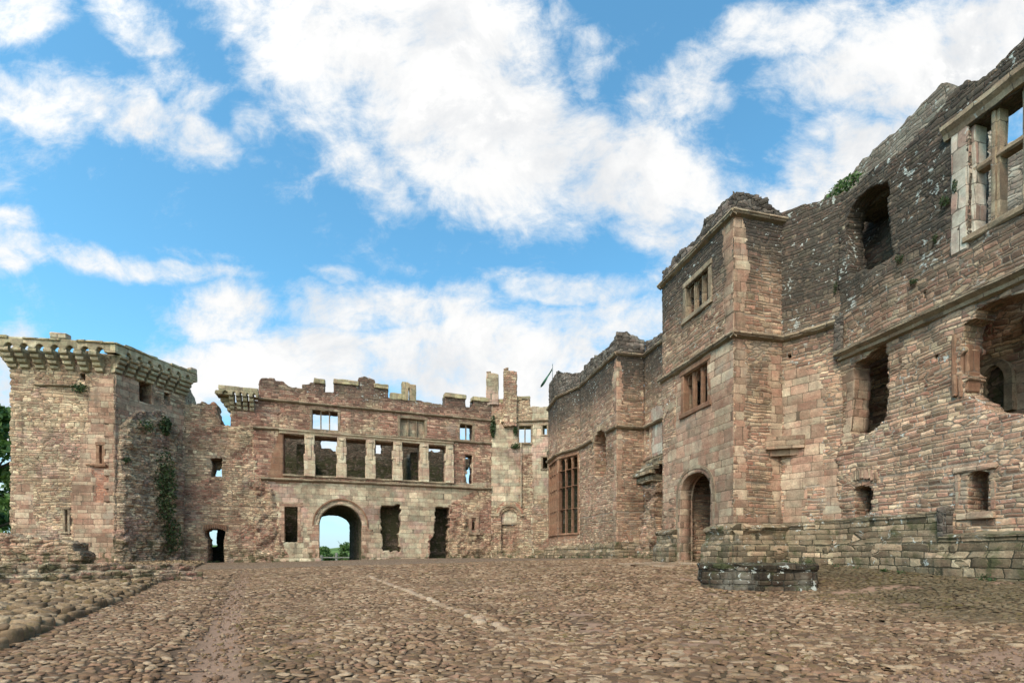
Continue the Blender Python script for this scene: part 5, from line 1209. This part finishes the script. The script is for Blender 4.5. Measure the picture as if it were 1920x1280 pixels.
for a, b in zip(lay[:-1], lay[1:]):
    for i in range(n): bm.faces.new((a[i], a[(i+1) % n], b[(i+1) % n], b[i]))
bm.faces.new(lay[-1]); bm.faces.new(lay[0][::-1])
me = bpy.data.meshes.new('top_slab'); bm.to_mesh(me); bm.free(); link('top_slab', me, M['block'], mbk)

# ================================================================== LEFT FOREGROUND RUINS
low = thing('low_ruined_wall', 'low crumbling rubble wall in front of the hexagonal tower at the left edge', 'ruined wall', on_floor(-19, 19.5))
fl = Fr((-26, 17.8), (-16.6, 20.2))
zL = lambda py: 1+(HOR-py)*20/F
fl2 = [(fl.s(-160), .0), (fl.s(150), .0), (fl.s(149), zL(1034)), (fl.s(138), zL(1032)), (fl.s(137), zL(1018)), (fl.s(118), zL(1012)), (fl.s(80), zL(1009)), (fl.s(52), zL(1004)), (fl.s(46), zL(1009)), (fl.s(20), zL(1004)), (fl.s(5), zL(1000)), (fl.s(-40), zL(1006)), (fl.s(-160), zL(1000))]
wall('wall', fl, fl2, [], 1.0, .055, [M['tan'], M['wetplinth']], low, rough=.08, relief=lambda x, z: (fbm(x*4, z*5, 14)-.5)*.3)
ft = thing('foundation_wall', 'long knee high foundation wall crossing the rough paving on the left', 'ruined wall', on_floor(-14, 16))
f1 = Fr((-17.5, 14.0), (-12.6, 19.3))
zz = lambda x: zg(x, 15)
wall('wall', f1, [(0, -.3), (f1.L, -.1), (f1.L, .52), (6.2, .6), (5.5, .56), (4.8, .66), (4, .6), (2.5, .68), (1.5, .6), (0, .66)], [], .8, .05, M['tan'], ft, rough=.05, relief=lambda x, z: (fbm(x*4, z*6, 14)-.5)*.2)
ft2 = thing('foundation_course', 'lower front course of foundation stones, moss grown, on the left', 'ruined wall', on_floor(-10, 11))
f2 = Fr((-15.5, 10.8), (-10.3, 16.2))
wall('wall', f2, [(0, -.5), (f2.L, -.3), (f2.L, .38), (6.6, .44), (5.5, .48), (3.7, .42), (2.5, .5), (1, .44), (0, .48)], [], .7, .05, M['tan'], ft2, rough=.05, relief=lambda x, z: (fbm(x*4, z*6, 24)-.5)*.2)

# ================================================================== FLAG
fy = 60.; fX = (1036-CX)/F*fy; ztop = 1+(HOR-682)/F*fy
flag = thing('flagpole', 'thin pale flagpole with a limp dark green flag behind the orange bay', 'flagpole', (fX, fy, 5))
bm = bmesh.new(); bmesh.ops.create_cone(bm, segments=10, radius1=.08, radius2=.05, depth=ztop-5, cap_ends=True)
for v in bm.verts: v.co += Vector((fX, fy, (ztop+5)/2))
me = bpy.data.meshes.new('pole'); bm.to_mesh(me); bm.free(); link('pole', me, plain('grey_metal', (.35, .36, .38)), flag)
bm = bmesh.new(); g = []
zf = 1+(HOR-690)/F*fy
for i in range(9):
    row = []
    for j in range(7):
        u_, v_ = i/8, j/6
        x = fX-.06-1.45*u_-.1*v_; z = zf-2.2*u_-1.25*v_*(1-u_*.9)*(.35+u_*1.6)
        row.append(bm.verts.new((x+.1*math.sin(v_*5), fy+.18*math.sin(u_*6+v_*4), z)))
    g.append(row)
for i in range(8):
    for j in range(6): bm.faces.new((g[i][j], g[i+1][j], g[i+1][j+1], g[i][j+1]))
me = bpy.data.meshes.new('flag'); bm.to_mesh(me); bm.free(); link('flag', me, plain('green_cloth', (.03, .09, .055), (.05, .12, .07), 2), flag)

# ================================================================== PLANTS
def leafmat(name, cols):
    m = bpy.data.materials.new(name); m.use_nodes = True; t = m.node_tree; n = NT(t); bs = t.nodes['Principled BSDF']
    geo = n.new('ShaderNodeNewGeometry'); c = n.ramp(geo.outputs['Random Per Island'], cols)
    n.put(bs.inputs['Base Color'], c); bs.inputs['Roughness'].default_value = .6
    tr = n.new('ShaderNodeBsdfTranslucent'); n.put(tr.inputs['Color'], c); mx_ = n.new('ShaderNodeMixShader'); mx_.inputs[0].default_value = .3
    t.links.new(bs.outputs[0], mx_.inputs[1]); t.links.new(tr.outputs[0], mx_.inputs[2]); t.links.new(mx_.outputs[0], t.nodes['Material Output'].inputs[0])
    return m
M['leaf'] = leafmat('green_leaves', [(.07, .13, .025), (.10, .17, .03), (.05, .10, .02), (.13, .20, .05)])
M['moss'] = leafmat('wall_fern', [(.05, .085, .02), (.07, .10, .03), (.035, .06, .018)])
M['bark'] = plain('bark', (.12, .09, .06), (.06, .045, .03), 5)
def leaves(name, clumps, size, mat, parent, M_=None, seed=0):    # clumps: (x,y,z, rx,ry,rz, n)
    r = np.random.default_rng(seed); Cs = []
    for (x, y, z, rx, ry, rz, n) in clumps:
        d = r.normal(size=(n, 3)); d /= np.linalg.norm(d, axis=1)[:, None]; d *= (r.random(n)**.45)[:, None]
        Cs.append(np.c_[x+d[:, 0]*rx, y+d[:, 1]*ry, z+d[:, 2]*rz])
    C = np.concatenate(Cs); N = len(C)
    a = r.normal(size=(N, 3)); a /= np.linalg.norm(a, axis=1)[:, None]; b = np.cross(a, r.normal(size=(N, 3))); b /= np.linalg.norm(b, axis=1)[:, None]
    s = size*r.uniform(.6, 1.4, (N, 1)); V = np.stack([C-a*s, C+b*s*.45, C+a*s, C-b*s*.45], 1).reshape(-1, 3)
    Q = np.arange(N*4).reshape(N, 4)
    return link(name, fastmesh(name, V, Q), M[mat], parent, M_)
def tree(x, y, h, w, label, seed, group=None, leaf=.22, n=26, per=170):
    z = float(zg(x, y)); r = random.Random(seed); t = thing('tree', label, 'tree', (x, y, z), group)
    bm = bmesh.new()
    def limb(a, b, ra, rb_):
        d = (b-a); L = d.length; q = d.to_track_quat('Z', 'Y').to_matrix().to_4x4()
        bmesh.ops.create_cone(bm, segments=7, radius1=ra, radius2=rb_, depth=L, matrix=Matrix.Translation((a+b)/2) @ q)
    p0 = Vector((x, y, z-.2)); p = p0; rad = h*.022
    for i in range(5):
        q = p+Vector((r.uniform(-.2, .2), r.uniform(-.2, .2), h*.17)); limb(p, q, rad, rad*.8); 
        if i > 0:
            for _ in range(3):
                a = r.uniform(0, 6.28); L = w*r.uniform(.3, .55); limb(q, q+Vector((math.cos(a)*L, math.sin(a)*L, L*.6)), rad*.5, rad*.15)
        p = q; rad *= .8
    me = bpy.data.meshes.new('trunk'); bm.to_mesh(me); bm.free(); link('trunk', me, M['bark'], t)
    cl = []
    for i in range(n):
        a = r.uniform(0, 6.28); zz_ = r.uniform(.05, 1.); k = math.sin(min(1, zz_*1.15)*math.pi)**.6+.15; d = w*.5*k*r.uniform(.2, 1)
        s_ = w*r.uniform(.10, .2); cl.append((x+math.cos(a)*d, y+math.sin(a)*d, z+h*zz_, s_, s_, s_*.75, per))
    leaves('crown', cl, leaf, 'leaf', t, seed=seed)
def at(px, Y): return ((px-CX)/F*Y, Y)
tree(*at(-8, 42), 15, 8, 'leafy green tree rising beyond the left side of the hexagonal tower', 1, leaf=.3, n=40, per=260)
tg = 'trees seen through the gate arch'
tree(*at(610, 75), 4.6, 4.6, 'green tree just inside the left jamb of the gate arch view', 2, tg)
tree(*at(650, 80), 5.2, 6.0, 'taller green tree at the right of the gate arch view', 3, tg)
tree(*at(632, 120), 5.5, 8, 'distant small tree between the two nearer trees in the gate arch', 4, tg)
# field fence beyond the gate
fz = lambda x, y: float(zg(x, y))
fence = thing('wooden_fence', 'low grey post and rail fence beyond the gate arch', 'fence', (-18, 52, fz(-18, 52)))
wood = plain('grey_wood', (.30, .28, .24), (.18, .165, .14), 3)
ftop = 1+(HOR-1042)/F*52
for i in range(7):
    x = -22+i*1.6
    MB().box(x-.12, x+.12, 51.9, 52.1, ftop-1.6, ftop+(.35 if i == 2 else .1), .02).build('post', wood, fence)
for k in (0, .45): MB().box(-23, -11, 51.86, 51.9, ftop-.2-k, ftop-.08-k, .01).build('rail', wood, fence)
# shrubs on wall tops and clumps on the masonry
def shrub(label, pts, size, mat='leaf', seed=0, group=None, name='shrub', cat='shrub'):
    x, y, z = pts[0][:3]; t = thing(name, label, cat, (x, y, z-pts[0][5]), group)
    leaves('foliage', pts, size, mat, t, seed=seed)
    bm = bmesh.new(); r = random.Random(seed)
    for c_ in pts:
        for _ in range(4):
            a = Vector((c_[0], c_[1]+.1, c_[2]-c_[5])); b = Vector((c_[0]+r.uniform(-.7, .7)*c_[3], c_[1]+r.uniform(-.7, .7)*c_[4], c_[2]+r.uniform(-.2, .7)*c_[5])); d = b-a
            bmesh.ops.create_cone(bm, segments=5, radius1=.012, radius2=.004, depth=d.length, matrix=Matrix.Translation((a+b)/2) @ d.to_track_quat('Z', 'Y').to_matrix().to_4x4())
    me = bpy.data.meshes.new('stems'); bm.to_mesh(me); bm.free(); link('stems', me, M['bark'], t)
def onw(fr, px, py, out=0.): s, z = fr.p(px, py); v = fr.A+fr.d*s-fr.n*out; return (v.x, v.y, z)
tops = m_f.off(.5)
c = [onw(tops, 1556, 372), onw(tops, 1574, 358), onw(tops, 1590, 345), onw(tops, 1606, 330)]
shrub('leafy shrub growing on top of the near hall wall against the clouds', [(*c[0], .25, .3, .16, 90), (*c[1], .32, .35, .26, 170), (*c[2], .25, .3, .2, 120), (*c[3], .18, .2, .13, 50)], .055, seed=5)
spots = [(t2, 262, 800, .10, .9, .5, 'fern clump high on the rubble stub of the hexagonal tower', 420), (t2, 300, 800, .3, .5, .7, 'dark climbing plant under the broken upper door of the hexagonal tower', 700),
 (t2, 298, 915, .3, .95, 2.5, 'long dark ivy curtain down the corner between the hexagonal tower and the link wall', 2200), (t2, 310, 1005, .3, .9, 1.2, 'ivy spreading at the foot of the hexagonal tower corner', 700),
 (t2, 231, 862, .12, .35, .22, 'small bright green tuft beside the lancet of the hexagonal tower', 160),
 (t1, 150, 728, .05, .5, .25, 'green tuft under the small square hole of the hexagonal tower', 200),
 (fc1, 924, 800, .1, .25, .9, 'narrow strip of ivy where the gate range meets the corner chimneys', 380), (fc1, 966, 808, .15, .2, .35, 'little round plant on the second chimney shaft', 120), (fc1, 966, 837, .12, .45, .22, 'dry tuft under the corner window', 120),
 (m_f, 1776, 378, .08, .14, .12, 'green fern hanging at the lower left of the big mullioned window', 260), (m_f, 1794, 350, .06, .05, .16, 'green fern on the left jamb of the big mullioned window', 160),
 (m_f, 1756, 448, .05, .04, .16, 'small moss tuft on the rubble below the big mullioned window', 100), (m_f, 1716, 528, .05, .14, .06, 'moss cushion above the long string course of the near hall', 140),
 (m_f, 1690, 485, .05, .14, .12, 'dark moss patch right of the upper arched embrasure', 160), (k_, 1567, 540, .05, .06, .2, 'moss streak on the canted wall beside the porch', 120)]
for i, (fr, px, py, out, rx, rz, lab, n) in enumerate(spots):
    x, y, z = onw(fr, px, py, out); big = fr in (t1, t2, fc1, fc2)
    shrub(lab, [(x, y, z, rx*.9, rx*.55 if big else .06, rz, n)], .085 if big else .02, 'moss', seed=20+i, name='wall_plant', cat='plant', group='plants rooted in the walls')

# ================================================================== small loose gravel in the worn runnels
def gravel():
    r = np.random.default_rng(77); ch = GPX(CHAN); X, Y = [], []
    for (ax, ay), (bx, by) in zip(ch[:-1], ch[1:]):
        k = int(90*math.hypot(bx-ax, by-ay)); t = r.random(k); X.append(ax+(bx-ax)*t+r.normal(0, .22, k)); Y.append(ay+(by-ay)*t+r.normal(0, .1, k))
    dp = np.array(GPX(DIRT)); k = 1500; X.append(r.uniform(dp[:, 0].min(), dp[:, 0].max(), k)); Y.append(r.uniform(dp[:, 1].min(), dp[:, 1].max(), k))
    X = np.concatenate(X); Y = np.concatenate(Y); n = len(X); sz = r.uniform(.008, .03, n)*(1+1.2*(r.random(n) < .08))
    d = np.full(X.shape, 9.)
    for (ax, ay), (bx, by) in zip(ch[:-1], ch[1:]):
        ex, ey = bx-ax, by-ay; t = np.clip(((X-ax)*ex+(Y-ay)*ey)/(ex*ex+ey*ey), 0, 1); d = np.minimum(d, np.hypot(X-ax-t*ex, Y-ay-t*ey))
    o = stones('gravel', X, Y, sz*1.4, sz, sz*.35, r.uniform(0, 6.28, n), zg(X, Y)-.045*np.exp(-(d/.35)**2)+.006, 6, M['cobble'], 6, .2)
    tag(o, 'loose gravel lying in the worn dirt runnels between the cobbles', None, kind='stuff')
gravel()

# ================================================================== weeds along the wall feet and on ledges
def weeds():
    r = random.Random(4); cl = []
    for fr, out, n in ((ff, .25, 26), (fc1, .2, 5), (fh1, .55, 3), (fg, .5, 9), (fe, .5, 3), (ps, .5, 6), (k_, .4, 5), (m_f, .55, 16), (t1, .2, 10), (t2, .3, 10)):
        for _ in range(n):
            t = r.uniform(.03, .97)*fr.L
            if fr is ff and gx0-.2 < t < gx1+.2: continue
            v = fr.A+fr.d*t-fr.n*(out+r.uniform(0, .12)); z = float(zg(v.x, v.y)); s_ = r.uniform(.05, .16)
            cl.append((v.x, v.y, z+s_*.3, s_*1.4, s_*.8, s_*.7, int(18+r.random()*40)))
    o = leaves('weeds', cl, .03, 'moss', None, seed=9)
    tag(o, 'low weeds and grass sprouting along the feet of the courtyard walls', None, kind='stuff')
weeds()

# ================================================================== worn flagstones before the porch door
def flags():
    r = random.Random(12); b = MB()
    o_ = Vector((*pA, 0)); dd_ = pf.d; nn_ = -pf.n
    for i in range(5):
        for j in range(3):
            x = .1+i*.62+r.uniform(-.03, .03)+.2*(j % 2); y = .42+j*.5
            c_ = o_+dd_*(x+.3)+nn_*(y+.22); z = float(zg(c_.x, c_.y))
            b.box(x, x+.58+r.uniform(-.05, .02), -y-.45, -y, z-.08, z+.045, .03, .012)
    o = b.build('flagstone_path', M['palestone'], None, pf)
    o['kind'] = 'structure'; o['label'] = 'worn flagstones before the porch doorway'
flags()
